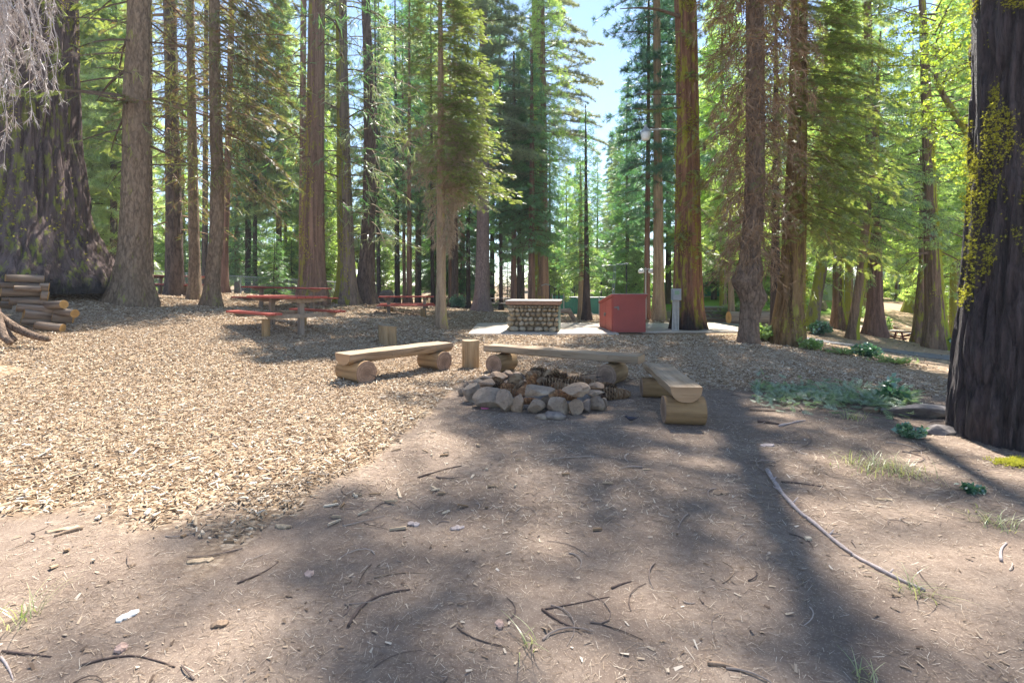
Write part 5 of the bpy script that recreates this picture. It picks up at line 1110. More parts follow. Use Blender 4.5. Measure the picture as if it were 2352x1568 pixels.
# ---------------------------------------------------------------- red storage box
rb = thing('storage_box', 'red painted wooden storage box with sloping lid on the concrete pad', 'storage box', (3.63, 15.85, SLABZ), R(1.0))
BW, BD, HF, HB = 1.02, 2.1, 1.10, .82
def side(x): return HF + (HB - HF) * (x / BD)
m = MB(); prism(m, [(0, 0), (BD, 0), (BD, HB), (0, HF)], -BW / 2, BW / 2, Matrix.Rotation(math.pi / 2, 4, 'Z')); m.obj('body', M_RED, rb)
sl = math.atan2(HB - HF, BD)
m = MB(); box(m, (0, 0, 0), (BW + .09, BD + .09, .075), .008, M=Matrix.Translation((0, BD / 2, (HF + HB) / 2 + .042)) @ Matrix.Rotation(sl, 4, 'X')); lid = m.obj('lid', M_RED, rb)
m = MB(); box(m, (0, 0, 0), (BW + .10, BD + .10, .012), .003, M=Matrix.Translation((0, BD / 2, (HF + HB) / 2 + .0865)) @ Matrix.Rotation(sl, 4, 'X')); m.obj('lid_sheet', M_SLABTOP, lid)
for a, b in ((.05, 1.02), (1.05, 2.05)):
    m = MB(); prism(m, [(a, .02), (b, .02), (b, side(b) - .03), (a, side(a) - .03)], BW / 2 + .002, BW / 2 + .026, Matrix.Rotation(math.pi / 2, 4, 'Z')); d = m.obj('door', M_RED, rb)
    m = MB(); e = 1.02 if a < 1 else 1.05; box(m, (-BW / 2 - .036, e + (-.07 if a < 1 else .07), side(e) * .55), (.02, .12, .045), .003); box(m, (-BW / 2 - .05, e + (-.03 if a < 1 else .05), side(e) * .55 - .05), (.03, .05, .07), .008); m.obj('hasp', M_STEEL, d)
m = MB(); box(m, (-.41, -.008, HF * .70), (.12, .014, .045), .003); box(m, (-.36, -.024, HF * .70), (.07, .02, .075), .008); m.obj('hasp', M_STEEL, rb)
m = MB(); box(m, (-.35, -.052, HF * .70 - .055), (.055, .03, .05), .008); tube(m, [(-.37, -.05, HF * .70 - .03), (-.37, -.05, HF * .70 + .01), (-.35, -.05, HF * .70 + .025), (-.33, -.05, HF * .70 + .01), (-.33, -.05, HF * .70 - .03)], .006, 6); m.obj('padlock', M_STEEL, rb)
m = MB(); box(m, (0, -.012, HF - .012), (BW + .02, .02, .10), .003); m.obj('front_trim', M_RED, rb)

# ---------------------------------------------------------------- meter box, conduits and lamp on the cedar
yb_ = 16.30
eb = thing('meter_box', 'grey electric meter box with conduits strapped to the burnt foot of the cedar', 'meter box', (WX(1553, yb_), yb_, WZ(690, yb_)), R(4))
m = MB(); box(m, (0, 0, .19), (.28, .17, .38), .012); box(m, (0, -.093, .19), (.26, .014, .35), .006); m.obj('cabinet', M_GREYBOX, eb)
m = MB(); box(m, (-.01, -.104, .25), (.15, .006, .12), .002); m.obj('label_plate', M_PALEGREEN, eb)
for k in range(5):
    zg = G(WX(1553, yb_), yb_) - WZ(690, yb_); m = MB(); tube(m, [(-.10 + .045 * k, .0, .03), (-.10 + .045 * k, .0, -.25), (-.14 + .05 * k, -.02, zg - .05)], .019, 10); m.obj('conduit', M_METAL, eb)
m = MB(); box(m, (.12, .05, -.12), (.09, .08, .20), .006); m.obj('junction_box', M_DARKIRON, eb)
lp = thing('lamp', 'grey yard lamp on a long arm reaching left from the lichen cedar', 'lamp', (WX(1483, 16.8), 16.8, WZ(300, 16.8)), 0)
m = MB(); tube(m, [(.04, 0, .02), (.5, 0, .04), (.95, .05, .03), (1.0, .06, 0)], .03, 10); m.obj('arm', M_METAL, lp)
m = MB(); lathe(m, [(.03, .20), (.055, .17), (.055, .10), (.10, .05), (.16, -.04), (.17, -.06)], 24); m.obj('cap', M_METAL, lp)
m = MB(); n = 36; lathe(m, [(.158, -.062), (.15, -.16), (.135, -.26), (.11, -.31), (.02, -.33)], 36); V = m.v[0]; a = np.arctan2(V[:, 1], V[:, 0]); V[:, :2] *= (1 + .02 * np.cos(a * 18))[:, None]; m.obj('glass_shade', M_GLASS, lp, smooth=True)
fl = thing('floodlight_pole', 'thin pole with two floodlights beside the trunk behind the red box', 'lamp post', (WX(1483, 22.4), 22.4, G(WX(1483, 22.4), 22.4)), 0)
hz = WZ(622, 22.4) - fl.location.z
m = MB(); tube(m, [(0, 0, -.1), (0, 0, hz + .15)], .035, 10); m.obj('pole', M_METAL, fl)
for s in (-1, 1):
    m = MB(); tube(m, [(0, 0, hz + .05), (s * .12, -.05, hz + .10), (s * .2, -.08, hz + .04)], .015, 6); lathe(m, [(.02, .10), (.10, .06), (.14, -.02), (.14, -.06), (.10, -.11), (.02, -.12)], 16, (s * .22, -.1, hz)); m.obj('floodlight', M_GLASS if s else M_METAL, fl)

# ---------------------------------------------------------------- fences and frames behind
def fence(name, label, A, B, h, n, cloth=None, mesh=False, cat='fence', rail=True, mid=False):
    A, B = np.array(A, float), np.array(B, float); r = thing(name, label, cat, (*A, G(*A)), 0)
    base = r.location.z
    P = [A + (B - A) * k / n for k in range(n + 1)]; Z = [G(*p) - base for p in P]; Q = [p - A for p in P]
    for q, z in zip(Q, Z): m = MB(); tube(m, [(q[0], q[1], z - .1), (q[0], q[1], z + h + .05)], .03, 8); m.obj('post', M_METAL, r)
    if rail: m = MB(); tube(m, [(q[0], q[1], z + h) for q, z in zip(Q, Z)], .025, 8); m.obj('top_rail', M_METAL, r)
    if mid: m = MB(); tube(m, [(q[0], q[1], z + .08) for q, z in zip(Q, Z)], .02, 6); m.obj('bottom_rail', M_METAL, r)
    m = MB()
    if cloth:
        for k in range(n):
            t = np.linspace(0, 1, 9); zz = np.linspace(.04, h - .03, 5); d = (B - A) / n; nn = np.array([-d[1], d[0]]) / np.linalg.norm(d)
            V = np.array([[*(Q[k] + d * a + nn * (.045 + .03 * math.sin(a * 9 + b * 4 + k))), Z[k] + (Z[k + 1] - Z[k]) * a + b] for a in t for b in zz])
            i = np.arange(8)[:, None] * 5; j = np.arange(4)[None]; m.add(V, np.stack([i + j, i + j + 1, i + 5 + j + 1, i + 5 + j], -1).reshape(-1, 4))
        m.obj('fence_cloth', cloth, r)
    if mesh:
        d = B - A; L = np.linalg.norm(d); u = d / L; s = .11; V = []
        for sg in (-1, 1):
            for x in np.arange(-h, L, s):
                a, b = max(x, 0), min(x + h, L)
                if b <= a: continue
                za, zb = (a - x, b - x) if sg > 0 else (h - (a - x), h - (b - x))
                pa, pb = u * a, u * b; ga, gb = np.interp(a, [0, L], [Z[0], Z[-1]]), np.interp(b, [0, L], [Z[0], Z[-1]])
                w = .006; V += [(pa[0], pa[1], ga + za - w), (pa[0], pa[1], ga + za + w), (pb[0], pb[1], gb + zb + w), (pb[0], pb[1], gb + zb - w)]
        V = np.array(V); m.add(V, np.arange(len(V)).reshape(-1, 4)); m.obj('wire_mesh', M_METAL, r)
    return r
fence('chain_link_fence', 'grey chain-link fence behind the trunks and tables at the left', (WX(190, 27), 27), (WX(870, 31), 31), 1.15, 6, None, True)
f = fence('green_fence', 'green cloth covered fence behind the slender conifers left of the red box', (WX(1285, 30), 30), (WX(1420, 31), 31), 1.05, 3, M_GREENCLOTH)
fence('green_fence', 'green cloth fence at the far side of the lawn, behind the meter cedar and steps', (WX(1420, 40), 40), (WX(1760, 42), 42), 1.25, 7, M_GREENCLOTH)
m = MB(); tube(m, [(0, 0, 0), (.95, -.05, -1.0)], .03, 8)
tag(m.obj('fence_brace', M_METAL, f, (1.0, -.08, 1.02)))
gt = thing('green_gate', 'green ribbed metal gate leaf at the left end of the green cloth fence', 'gate', (WX(1268, 29.4), 29.4, G(WX(1268, 29.4), 29.4)), R(40))
m = MB()
for k in range(9): box(m, (.06 + .1 * k, .012 * (k % 2), .55), (.098, .02, 1.1), .002)
m.obj('gate_panel', M_GREENCLOTH, gt)
m = MB(); tube(m, [(0, 0, -.1), (0, 0, 1.2)], .04, 8); tube(m, [(.95, 0, -.1), (.95, 0, 1.2)], .04, 8); m.obj('gate_frame', M_METAL, gt)
br = fence('deck_railing', 'grey-green deck railing under the white canopy', (WX(1868, 40), 40), (WX(2010, 38), 38), 1.25, 5, M_WALLGREEN, False, 'railing')
sf = thing('swing', 'tall thin metal frame with crossbar and two slanting ropes behind the red box', 'frame', (WX(1409, 33), 33, G(WX(1409, 33), 33)), 0)
hz = WZ(609, 33) - sf.location.z
for px in (1381, 1439):
    m = MB(); tube(m, [(WX(px, 33) - WX(1409, 33), 0, -.1), (WX(px, 33) - WX(1409, 33), 0, hz)], .05, 8); m.obj('post', M_DARKIRON, sf)
m = MB(); tube(m, [(WX(1376, 33) - WX(1409, 33), 0, hz - .08), (WX(1443, 33) - WX(1409, 33), 0, hz + .10)], .04, 8); m.obj('crossbar', M_METAL, sf)
for s in (0, .1):
    m = MB(); tube(m, [(.05 + s, -.02, hz - .02), (-.28 + s, -1.0, hz - 2.0)], .02, 5); m.obj('rope', M_METAL, sf)
# dark frame behind the grill
df = thing('iron_trellis', 'dark iron frame with a small pale lamp behind the right end of the stone grill', 'frame', (WX(1262, 27), 27, G(WX(1262, 27), 27)), 0)
m = MB(); hz = WZ(655, 27) - df.location.z
for q in (0, .28, .5): tube(m, [(q, 0, -.1), (q, 0, hz - q * .6)], .035, 6)
tube(m, [(0, 0, hz), (.5, 0, hz - .3)], .03, 6); m.obj('bars', M_DARKIRON, df)
m = MB(); tube(m, [(0, 0, hz), (-.2, 0, hz + .06), (-.42, 0, hz - .02)], .035, 6); m.obj('lamp_arm', M_METAL, df)

# ---------------------------------------------------------------- steps, canopy, building
sx, sy = WX(1648, 25.6), 25.6; sz = G(sx, sy - .3)
st = thing('wooden_steps', 'four wooden steps with a slanting handrail right of the meter cedar', 'steps', (sx, sy, sz), R(-12))
for k in range(4):
    m = MB(); box(m, (0, .36 * k, .17 * k + .085), (1.5, .09, .17), .006); m.obj('riser', M_STEPWOOD, st)
    m = MB(); box(m, (0, .36 * k + .18, .17 * k + .165), (1.48, .34, .05), .004); m.obj('tread', M_PATH, st)
m = MB()
tube(m, [(-.82, -.25, -.1), (-.82, -.25, .75)], .04, 8); tube(m, [(-.82, 1.5, .4), (-.82, 1.5, 1.55)], .04, 8); tube(m, [(-.82, -.25, .75), (-.82, 1.5, 1.55)], .035, 8); m.obj('handrail', M_BEAM, st)
m = MB(); prism(m, [(-.35, -.1), (-.1, .16), (1.5, .78), (1.5, .55), (0, -.1)], -.78, -.72, Matrix.Rotation(math.pi / 2, 4, 'Z') @ Matrix.Scale(-1, 4, (0, 1, 0))); m.obj('stringer', M_STEPWOOD, st)
m = MB(); box(m, (0, 2.6, .62), (2.0, 2.3, .08), .01); m.obj('landing', M_PATH, st)

Yc = 44; cx = WX(1945, Yc); cz = G(cx, Yc)
cn = thing('canopy_tent', 'white pitched canopy with scalloped edge seen between the trunks', 'canopy', (cx, Yc, 0), R(6))
pk, ev = WZ(602, Yc), WZ(634, Yc); hw = 2.5
m = MB(); m.add(np.array([(-hw, -hw, ev), (hw, -hw, ev), (hw, hw, ev), (-hw, hw, ev), (-.2, 0, pk), (.2, 0, pk)]), [np.array([[0, 1, 5, 4], [2, 3, 4, 5]]), np.array([[1, 2, 5], [3, 0, 4]])]); m.obj('canopy_roof', M_WHITE, cn)
m = MB()
for (ax_, ay, bx_, by) in ((-hw, -hw, hw, -hw), (hw, -hw, hw, hw), (-hw, hw, -hw, -hw)):
    n = 14
    for k in range(n):
        t0, t1 = k / n, (k + 1) / n; p = lambda t, z: (ax_ + (bx_ - ax_) * t, ay + (by - ay) * t, z); tm = (t0 + t1) / 2
        m.add(np.array([p(t0, ev), p(t1, ev), p(t1, ev - .22), p((tm + t1) / 2, ev - .32), p(tm, ev - .34), p((tm + t0) / 2, ev - .32), p(t0, ev - .22)]), np.array([[0, 1, 2, 3, 4, 5, 6]]))
m.obj('valance', M_WHITE, cn)
for sx_ in (-1, 1):
    for sy_ in (-1, 1): m = MB(); tube(m, [(sx_ * hw, sy_ * hw, cz - .2), (sx_ * hw, sy_ * hw, ev)], .06, 8); m.obj('canopy_post', M_METAL, cn)
Yb = 50; bx = WX(1985, Yb)
bd = thing('cabin', 'pale green cabin with an open dark green doorway behind the sunny slope', 'cabin', (bx, Yb, G(bx, Yb) - .3), R(4))
z0 = bd.location.z; top = WZ(628, Yb) - z0; zb = WZ(683, Yb) - z0; dx0, dx1 = WX(2040, Yb) - bx, WX(2060, Yb) - bx
m = MB(); box(m, (dx0 / 2 - 3.2, 2, top / 2), (dx0 + 6.2, 4, top), .01); box(m, (dx1 + .55, 2, top / 2), (1.0, 4, top), .01); box(m, ((dx0 + dx1) / 2 + .0, 2.05, (zb + 2.05 + top) / 2), (dx1 - dx0 + .1, 3.8, top - zb - 2.05), .0); m.obj('wall', M_WALLGREEN, bd)
m = MB(); box(m, ((dx0 + dx1) / 2, .5, zb + 1.0), (dx1 - dx0 + .06, .06, 2.1), .004); m.obj('door', M_DOORGREEN, bd)
m = MB(); prism(m, [(-7, top), (dx1 + 1.6, top), (dx1 + 1.2, top + .5), (-6.6, top + .5)], -.6, 4.6); m.obj('roof', m_plain('dark_roof', (.07, .09, .08)), bd)
m = MB(); box(m, (dx0 - .12, -.03, zb + 1.0), (.12, .10, 2.15), .004); box(m, (dx1 + .10, -.03, zb + 1.0), (.10, .10, 2.15), .004); m.obj('door_frame', M_WHITE, bd)
m = MB(); box(m, (-1.9, -.03, top - .9), (1.2, .06, .8), .004); m.obj('window', M_DARKIRON, bd)
for k, (px, w) in enumerate([(2078, 42), (2115, 36)]):
    pass
fence('blue_screen', 'blue-grey plank screen right of the cabin doorway', (WX(2068, 51), 51), (WX(2112, 51.5), 51.5), 1.5, 2, m_plain('blue_grey_plank', (.16, .24, .38), .8, .2, .2, 2), False, 'screen', False)

# ---------------------------------------------------------------- rocks, logs and plants round about
rock('flat_rock', 'long flat grey rock beside the black trunk', 2138, 962, 148, 30, None, M_GREYROCK, 60, 0, .55, cat='rock', rz=.05)
rock('flat_rock', 'small dark flat rock in front of the long flat one', 2178, 1000, 72, 22, None, M_GREYROCK, 61, 0, .6, cat='rock')
rock('rounded_rock', 'small pale rock among the ground cover left of the long flat rock', 2008, 948, 30, 16, None, M_STONE, 62, 0, .8, cat='rock')
rock('boulder', 'dark lumpy boulder behind the farther red table', 886, 705, 40, 30, None, M_GREYROCK, 63, 0, .8, cat='boulder', Y=26)
rock('dark_rock', 'small dark rock on the chips left of the farther red table', 868, 706, 16, 8, None, M_GREYROCK, 64, 0, .8, cat='rock', Y=20)
rock('boulder', 'pale sunlit boulder under the railing of the canopy deck', 1893, 706, 26, 20, None, M_STONE, 65, 0, .8, cat='boulder', Y=34)
rock('boulder', 'brown stone beside the leaning brown trunk', 1895, 757, 18, 8, None, M_STONE, 66, 0, .8, cat='rock', Y=22)
rock('slope_rock', 'brown rock on the sunny slope left of the far grey trunk', 2060, 737, 14, 7, None, M_STONE, 67, 0, .8, cat='rock', Y=29)
rock('slope_rock', 'flat pale rock on the sunny slope above the A-frame table', 2050, 757, 14, 6, None, M_STONE, 68, 0, .8, cat='rock', Y=27)
rock('path_stone', 'flat grey stone at the foot of the meter cedar by the path', 1625, 760, 30, 8, None, M_GREYROCK, 69, 0, .8, cat='rock', Y=16.4)
fl_ = log_obj('fallen_log', None, 3.0, .26, (WX(1755, 21), 21, G(WX(1755, 21), 21) + .5), R(4), (M_FIREBARK, M_FIREEND), None, 5, .1); tag(fl_, 'big fallen log lying behind the knobby fir and dark trunk', 'log')
bw = thing('log_rail', 'small log rail seat at the right side of the stone grill', 'log', (WX(1304, 21), 21, G(WX(1304, 21), 21)), .4)
m = MB(); tube(m, [(-.5, 0, .42), (.05, 0, .45), (.3, -.1, .02)], [.10, .12, .09], 10); m.obj('rail', M_FIREBARK, bw); m = MB(); tube(m, [(-.45, 0, -.05), (-.45, 0, .4)], .08, 10); m.obj('post', M_FIREBARK, bw)

def shrub(name, label, px, Y, h, r, leaf, n, size, seed, kind='leaf', group=None, py=None):
    x = WX(px, Y); root = thing(name, label, 'shrub' if h > .35 else 'plant', (x, Y, G(x, Y)), 0, group); g = np.random.default_rng(seed); st = MB(); lf = MB()
    PO, FW = [], []
    for k in range(n):
        a = g.uniform(0, 6.28); rr = r * math.sqrt(g.uniform(0, 1)); hh = h * (1 - .5 * (rr / r) ** 2) * g.uniform(.45, 1.05); e = np.array([math.cos(a) * rr, math.sin(a) * rr, hh]); t = np.linspace(0, 1, 4)[:, None]
        P = e * t * [1, 1, 1] + np.array([0, 0, 1]) * (t * (1 - t)) * h * .3; P[:, :2] *= t ** .4; tube(st, P, np.linspace(.012, .004, 4) * max(h, .4), 4, False)
        for q in range(5): u = g.uniform(.35, 1); PO.append([np.interp(u, [0, .33, .66, 1], P[:, c]) for c in range(3)]); FW.append([math.cos(a) + g.normal(0, .5), math.sin(a) + g.normal(0, .5), g.uniform(-.1, .8)])
    PO = np.array(PO); place(lf, kind, PO, np.array(FW), np.array([0, 0, 1.]) + g.normal(0, .5, PO.shape), g.uniform(*size, len(PO)))
    st.obj('stem', B_LIMB, root); lf.obj('foliage', leaf, root); return root
L_JUN = m_leaf('juniper_sprays', (.11, .17, .07), (.32, .40, .20), .4, .06); L_DKB = m_leaf('dark_shrub_leaves', (.03, .11, .06), (.12, .27, .16), .4, .1)
shrub('juniper_bush', 'dense juniper bush beside the wooden steps', 1686, 26, .95, 1.25, L_JUN, 170, (.18, .34), 1, 'fir'); shrub('juniper_bush', 'rounded juniper behind the thin ochre trunk near the steps', 1722, 28, 1.1, 1.2, L_JUN, 120, (.18, .34), 2, 'fir')
shrub('dark_shrub', 'low dark green shrub at the foot of the dark trunk right of the young fir', 1052, 27, .8, .5, L_DKB, 60, (.10, .18), 3); shrub('dark_shrub', 'low blue-green shrub at the foot of the leaning brown trunk', 1882, 20.5, .55, .5, L_DKB, 90, (.10, .18), 4)
shrub('leafy_shrub', 'bright leafy shrub behind the slanting mossy trunk', 1958, 31, 1.3, .9, L_BUSH, 90, (.14, .24), 5); shrub('leafy_plant', 'yellow-green leafy plant at the right foot of the knobby fir', 1752, 14.6, .55, .3, L_BUSH, 30, (.08, .14), 6); shrub('leafy_plant', 'yellow-green sprig left of the ochre cedar foot', 1774, 14.9, .40, .35, L_BUSH, 40, (.08, .14), 7)
shrub('leafy_plant', 'bright leafy plant right of the ochre cedar foot', 1862, 13.6, .40, .32, L_BUSH, 30, (.08, .14), 8); shrub('leafy_plant', 'green sapling clump by the road bend', 1988, 13.4, .40, .42, L_DKB, 34, (.08, .14), 9); shrub('leafy_plant', 'pale fern like bush before the road', 2055, 12.2, .20, .6, L_BUSH, 46, (.08, .14), 10, 'fir'); shrub('leafy_plant', 'bracken clump at the near road edge', 1930, 13.2, .22, .5, L_BUSH, 26, (.08, .14), 17, 'fir')
shrub('dark_shrub', 'dark bush with dead stems right of the road cedar', 2220, 19, .75, .7, L_DKB, 70, (.10, .2), 11); shrub('leafy_plant', 'slim green plant on the slope beside the far grey trunk', 2037, 28, .8, .35, L_BUSH, 30, (.1, .18), 12)
shrub('oak_seedling', 'leafy oak seedling standing above the ground cover', 2042, 6.35, .42, .20, L_DKB, 9, (.08, .13), 13); shrub('oak_seedling', 'small seedling at the foot of the black trunk', 2222, 5.45, .12, .12, L_DKB, 10, (.05, .08), 14); shrub('oak_seedling', 'small seedling in front of the dark flat rock', 2095, 5.05, .16, .14, L_DKB, 14, (.05, .08), 15); shrub('oak_seedling', 'single leafy sprout on bare earth by the right edge', 2238, 3.7, .07, .07, L_DKB, 6, (.04, .06), 16)
# ground cover
g = np.random.default_rng(5); n = 1500; mb = MB()
u = g.uniform(0, 1, n); px = 1735 + 365 * u; py = 898 + 50 * np.clip(g.normal(.4, .30, n), -.3, 1.5) + 26 * (u - .5); Yq = F * HC / (py - HY); X = WX(px, Yq); keepf = fbm(np.stack([X, Yq, 0 * X], -1) * 2.2, 3, 77) + .25 * u + g.normal(0, .12, n) > .12
X, Yq, u = X[keepf], Yq[keepf], u[keepf]; n = len(X); hgt = g.uniform(.015, .06, n) * (.8 + 2.2 * u ** 2)
place(mb, 'fir', np.stack([X, Yq, ground(X, Yq) + hgt], -1), np.stack([g.normal(size=n), g.normal(size=n), g.uniform(-.1, .7, n)], -1), np.array([0, 0, 1.]) + g.normal(0, .4, (n, 3)), g.uniform(.06, .15, n))
tag(mb.obj('ground_cover', L_FERN), 'low ferny blue-green ground cover at the right', 'ground cover', kind='stuff')
def tuft(label, px, py, r, h, n, seed):
    Y = F * HC / (py - HY); x = WX(px, Y); g = np.random.default_rng(seed); mb = MB(); P = np.stack([g.normal(0, r * .4, n), g.normal(0, r * .4, n), np.zeros(n)], -1)
    for k in range(n):
        a = g.uniform(0, 6.28); l = h * g.uniform(.6, 1.3); t = np.linspace(0, 1, 5); b = g.uniform(.5, 1.6); w = np.array([-math.sin(a), math.cos(a), 0]) * .0028
        C = P[k] + np.stack([np.cos(a) * l * b * t ** 1.5, np.sin(a) * l * b * t ** 1.5, l * (t - .75 * b * .5 * t * t)], -1); ww = (1 - t * .85)[:, None] * w; V = np.stack([C - ww, C + ww], 1).reshape(-1, 3); q = np.arange(4)[:, None] * 2
        mb.add(V, np.concatenate([q, q + 1, q + 3, q + 2], 1))
    return tag(mb.obj('grass_tuft', L_GRASS, None, (x, Y, G(x, Y))), label, 'grass tuft', 'dry grass tufts')
for k, a in enumerate([('dry grass tuft below the ground cover', 2000, 1075, .28, .13, 110), ('pale dry grass before the small dark flat rock', 2085, 1085, .25, .13, 90), ('grass blades at the tip of the long fallen branch', 2115, 1365, .10, .10, 26), ('sparse grass tuft at the right edge', 2290, 1205, .16, .10, 60), ('green grass blades at the left edge', 45, 1420, .10, .14, 26), ('thin grass blades in the front centre', 1215, 1490, .06, .10, 12), ('grass wisps by the ground cover left end', 1955, 962, .16, .14, 40), ('short grass stalks low at the right front', 1975, 1555, .06, .08, 14)]): tuft(*a, 500 + k)
mb = MB(); g = np.random.default_rng(9); n = 500; Y = F * HC / (1068 - HY); P = np.stack([WX(2346, Y) + g.normal(0, .09, n), Y + g.normal(0, .05, n), np.zeros(n)], -1); P[:, 2] = ground(P[:, 0], P[:, 1]) + .02
place(mb, 'tuft', P, np.array([0, 0, 1.]) + g.normal(0, .6, (n, 3)), g.normal(size=(n, 3)), g.uniform(.02, .04, n)); tag(mb.obj('moss_clump', L_LICH), 'bright yellow-green moss clump on the earth at the right edge', 'moss clump')

# ---------------------------------------------------------------- single sticks and scraps that can be picked out
def stick(name, label, pts, r, mat, cat='stick', knots=0, seg=8, lift=.0, group=None):
    P = []
    for px, py in pts:
        Y = F * HC / (py - HY)
        for _ in range(8): Y = F * (HC - G(WX(px, Y), Y)) / (py - HY)
        P.append((WX(px, Y), Y))
    P = np.array(P); s = np.concatenate([[0], np.cumsum(np.linalg.norm(np.diff(P, axis=0), axis=1))]); n = max(8, int(s[-1] / .05)); u = np.linspace(0, s[-1], n)
    X, Y = np.interp(u, s, P[:, 0]), np.interp(u, s, P[:, 1]); k = np.ones(5) / 5; pad = lambda a: np.convolve(np.concatenate([[2 * a[0] - a[2], 2 * a[0] - a[1]], a, [2 * a[-1] - a[-2], 2 * a[-1] - a[-3]]]), k, 'valid')
    X, Y = pad(X), pad(Y); rr = np.linspace(r, r * .55, n) * (1 + .12 * np.sin(u * 23)); c = np.array([X.mean(), Y.mean(), 0])
    Q = np.stack([X, Y, ground(X, Y) + rr * .8 + lift * np.sin(u / s[-1] * 3.14)], -1) - c; mb = MB(); tube(mb, Q, rr, seg)
    for q in range(knots):
        i = int(n * (q + 1) / (knots + 1)); d = nrm(np.array([(-1) ** q * .8, .4, .5])); tube(mb, [Q[i], Q[i] + d * r * (2.5 + q % 3)], [r * .45, r * .2], 6)
    return tag(mb.obj(name, mat, None, tuple(c), smooth=True), label, cat, group)
M_STICK = m_plain('grey_branch_bark', (.36, .30, .28), .85, .2, .3, 40, .3); M_DSTICK = m_plain('dark_stick_bark', (.12, .085, .07), .9, .15, .35, 40, .3); M_BSTICK = m_plain('brown_stick_bark', (.27, .19, .13), .9, .15, .3, 40, .3)
stick('fallen_branch', 'long grey fallen branch lying across the shadow at the right front', [(1762, 1082), (1785, 1120), (1812, 1155), (1850, 1190), (1895, 1225), (1938, 1262), (1990, 1296), (2050, 1325), (2090, 1345), (2124, 1358)], .016, M_STICK, 'branch', 7, 10)
for a in [('stick', 'dark curved stick in the left front centre', [(800, 1440), (815, 1400), (850, 1370), (900, 1358), (942, 1354)], .008, M_DSTICK), ('stick', 'thin brown twig arching above the curved dark stick', [(860, 1328), (920, 1312), (990, 1318)], .004, M_BSTICK), ('stick', 'dark stick at the bottom left corner, nearly level', [(5, 1497), (60, 1502), (118, 1508)], .006, M_DSTICK), ('stick', 'grey twig rising from the bottom left edge', [(2, 1510), (22, 1535), (30, 1562)], .005, M_STICK),
          ('stick', 'brown twig crossing in front of the pale bark flake at lower left', [(185, 1530), (270, 1500), (340, 1508), (402, 1532)], .005, M_DSTICK), ('stick', 'dark stick lying on the chips before the firewood', [(180, 758), (250, 764), (350, 768)], .02, M_DSTICK), ('stick', 'white-grey stick on the chips in the right middle', [(1772, 830), (1776, 845), (1790, 855), (1808, 858)], .014, M_STICK), ('stick', 'grey stick below the ground cover left end', [(1722, 942), (1760, 945), (1820, 942)], .018, M_BSTICK),
          ('stick', 'short grey stick right of the right bench shadow', [(1790, 980), (1820, 972), (1850, 966)], .014, M_STICK), ('stick', 'dark forked stick in the lower front middle', [(1245, 1400), (1280, 1428), (1330, 1445)], .006, M_DSTICK), ('stick', 'short dark stick in the right front', [(1405, 1352), (1425, 1342), (1450, 1335)], .006, M_DSTICK), ('stick', 'slim twig in the front, leaning towards the right bench', [(1250, 1400), (1330, 1385), (1400, 1370)], .004, M_DSTICK),
          ('stick', 'curved thin twig left of the long fallen branch', [(1660, 1340), (1690, 1320), (1690, 1296), (1660, 1290)], .004, M_BSTICK), ('stick', 'dark stick right of the fallen branch top', [(1795, 1108), (1840, 1110), (1890, 1118)], .008, M_DSTICK), ('stick', 'pale crooked stick at the right edge', [(2300, 1290), (2295, 1265), (2312, 1248)], .008, M_STICK), ('stick', 'brown stick low at the right front corner', [(1625, 1525), (1680, 1530), (1712, 1545)], .008, M_BSTICK), ('stick', 'dark twig with a bend above the pale wood chip at left front', [(545, 1340), (600, 1320), (640, 1290)], .005, M_DSTICK), ('stick', 'long thin pale twig on the chips edge left of centre', [(560, 1200), (640, 1172), (700, 1140)], .005, M_BSTICK),
          ('stick', 'dark thick stick below the left ground cover', [(1740, 970), (1765, 972), (1790, 975)], .02, M_DSTICK), ('stick', 'brown stick in front of the left bench', [(190, 1215), (130, 1230), (125, 1233)], .014, M_BSTICK), ('stick', 'straight dark stick on the shaded earth left of the fire ring front', [(960, 1098), (1010, 1080), (1060, 1070)], .008, M_DSTICK)]:
    stick(*a, group='sticks lying on the ground')
def flake(name, label, px, py, w, h, mat, seed, cat, rz=0):
    Y = F * HC / (py - HY); x = WX(px, Y); L, Wd = w * Y / F, h * Y / F * 1.5
    g = np.random.default_rng(seed); n = 9; t = np.linspace(-1, 1, n); wd = Wd / 2 * (1 - np.abs(t) ** 6) * (.55 + .45 * g.uniform(size=n)) + .002; zc = .006 + .006 * (1 - t ** 2) + .006 * g.normal(size=n) * .4
    V = np.concatenate([np.stack([t * L / 2, wd * s + g.normal(0, .002, n), zc + dz], -1) for s, dz in ((-1, 0), (0, .006), (1, 0), (1, -.010), (-1, -.010))]); i = np.arange(n - 1); Q = np.concatenate([np.stack([a * n + i, a * n + i + 1, b * n + i + 1, b * n + i], -1) for a, b in ((0, 1), (1, 2), (2, 3), (3, 4), (4, 0))])
    return tag(MB().add(V, Q).obj(name, mat, None, (x, Y, G(x, Y)), (0, 0, rz)), label, cat)
M_PALEW = m_plain('pale_bare_wood', (.46, .34, .22), .8, .2, .35, 30, .4); M_WHITEB = m_plain('white_bark', (.80, .78, .74), .8, .2, .15, 30, .2); M_PINKW = m_plain('pinkish_wood', (.50, .34, .27), .85, .2, .3, 30, .3)
flake('bark_flake', 'white curved bark flake at the lower left', 293, 1419, 46, 14, M_WHITEB, 1, 'bark flake', 1.0)
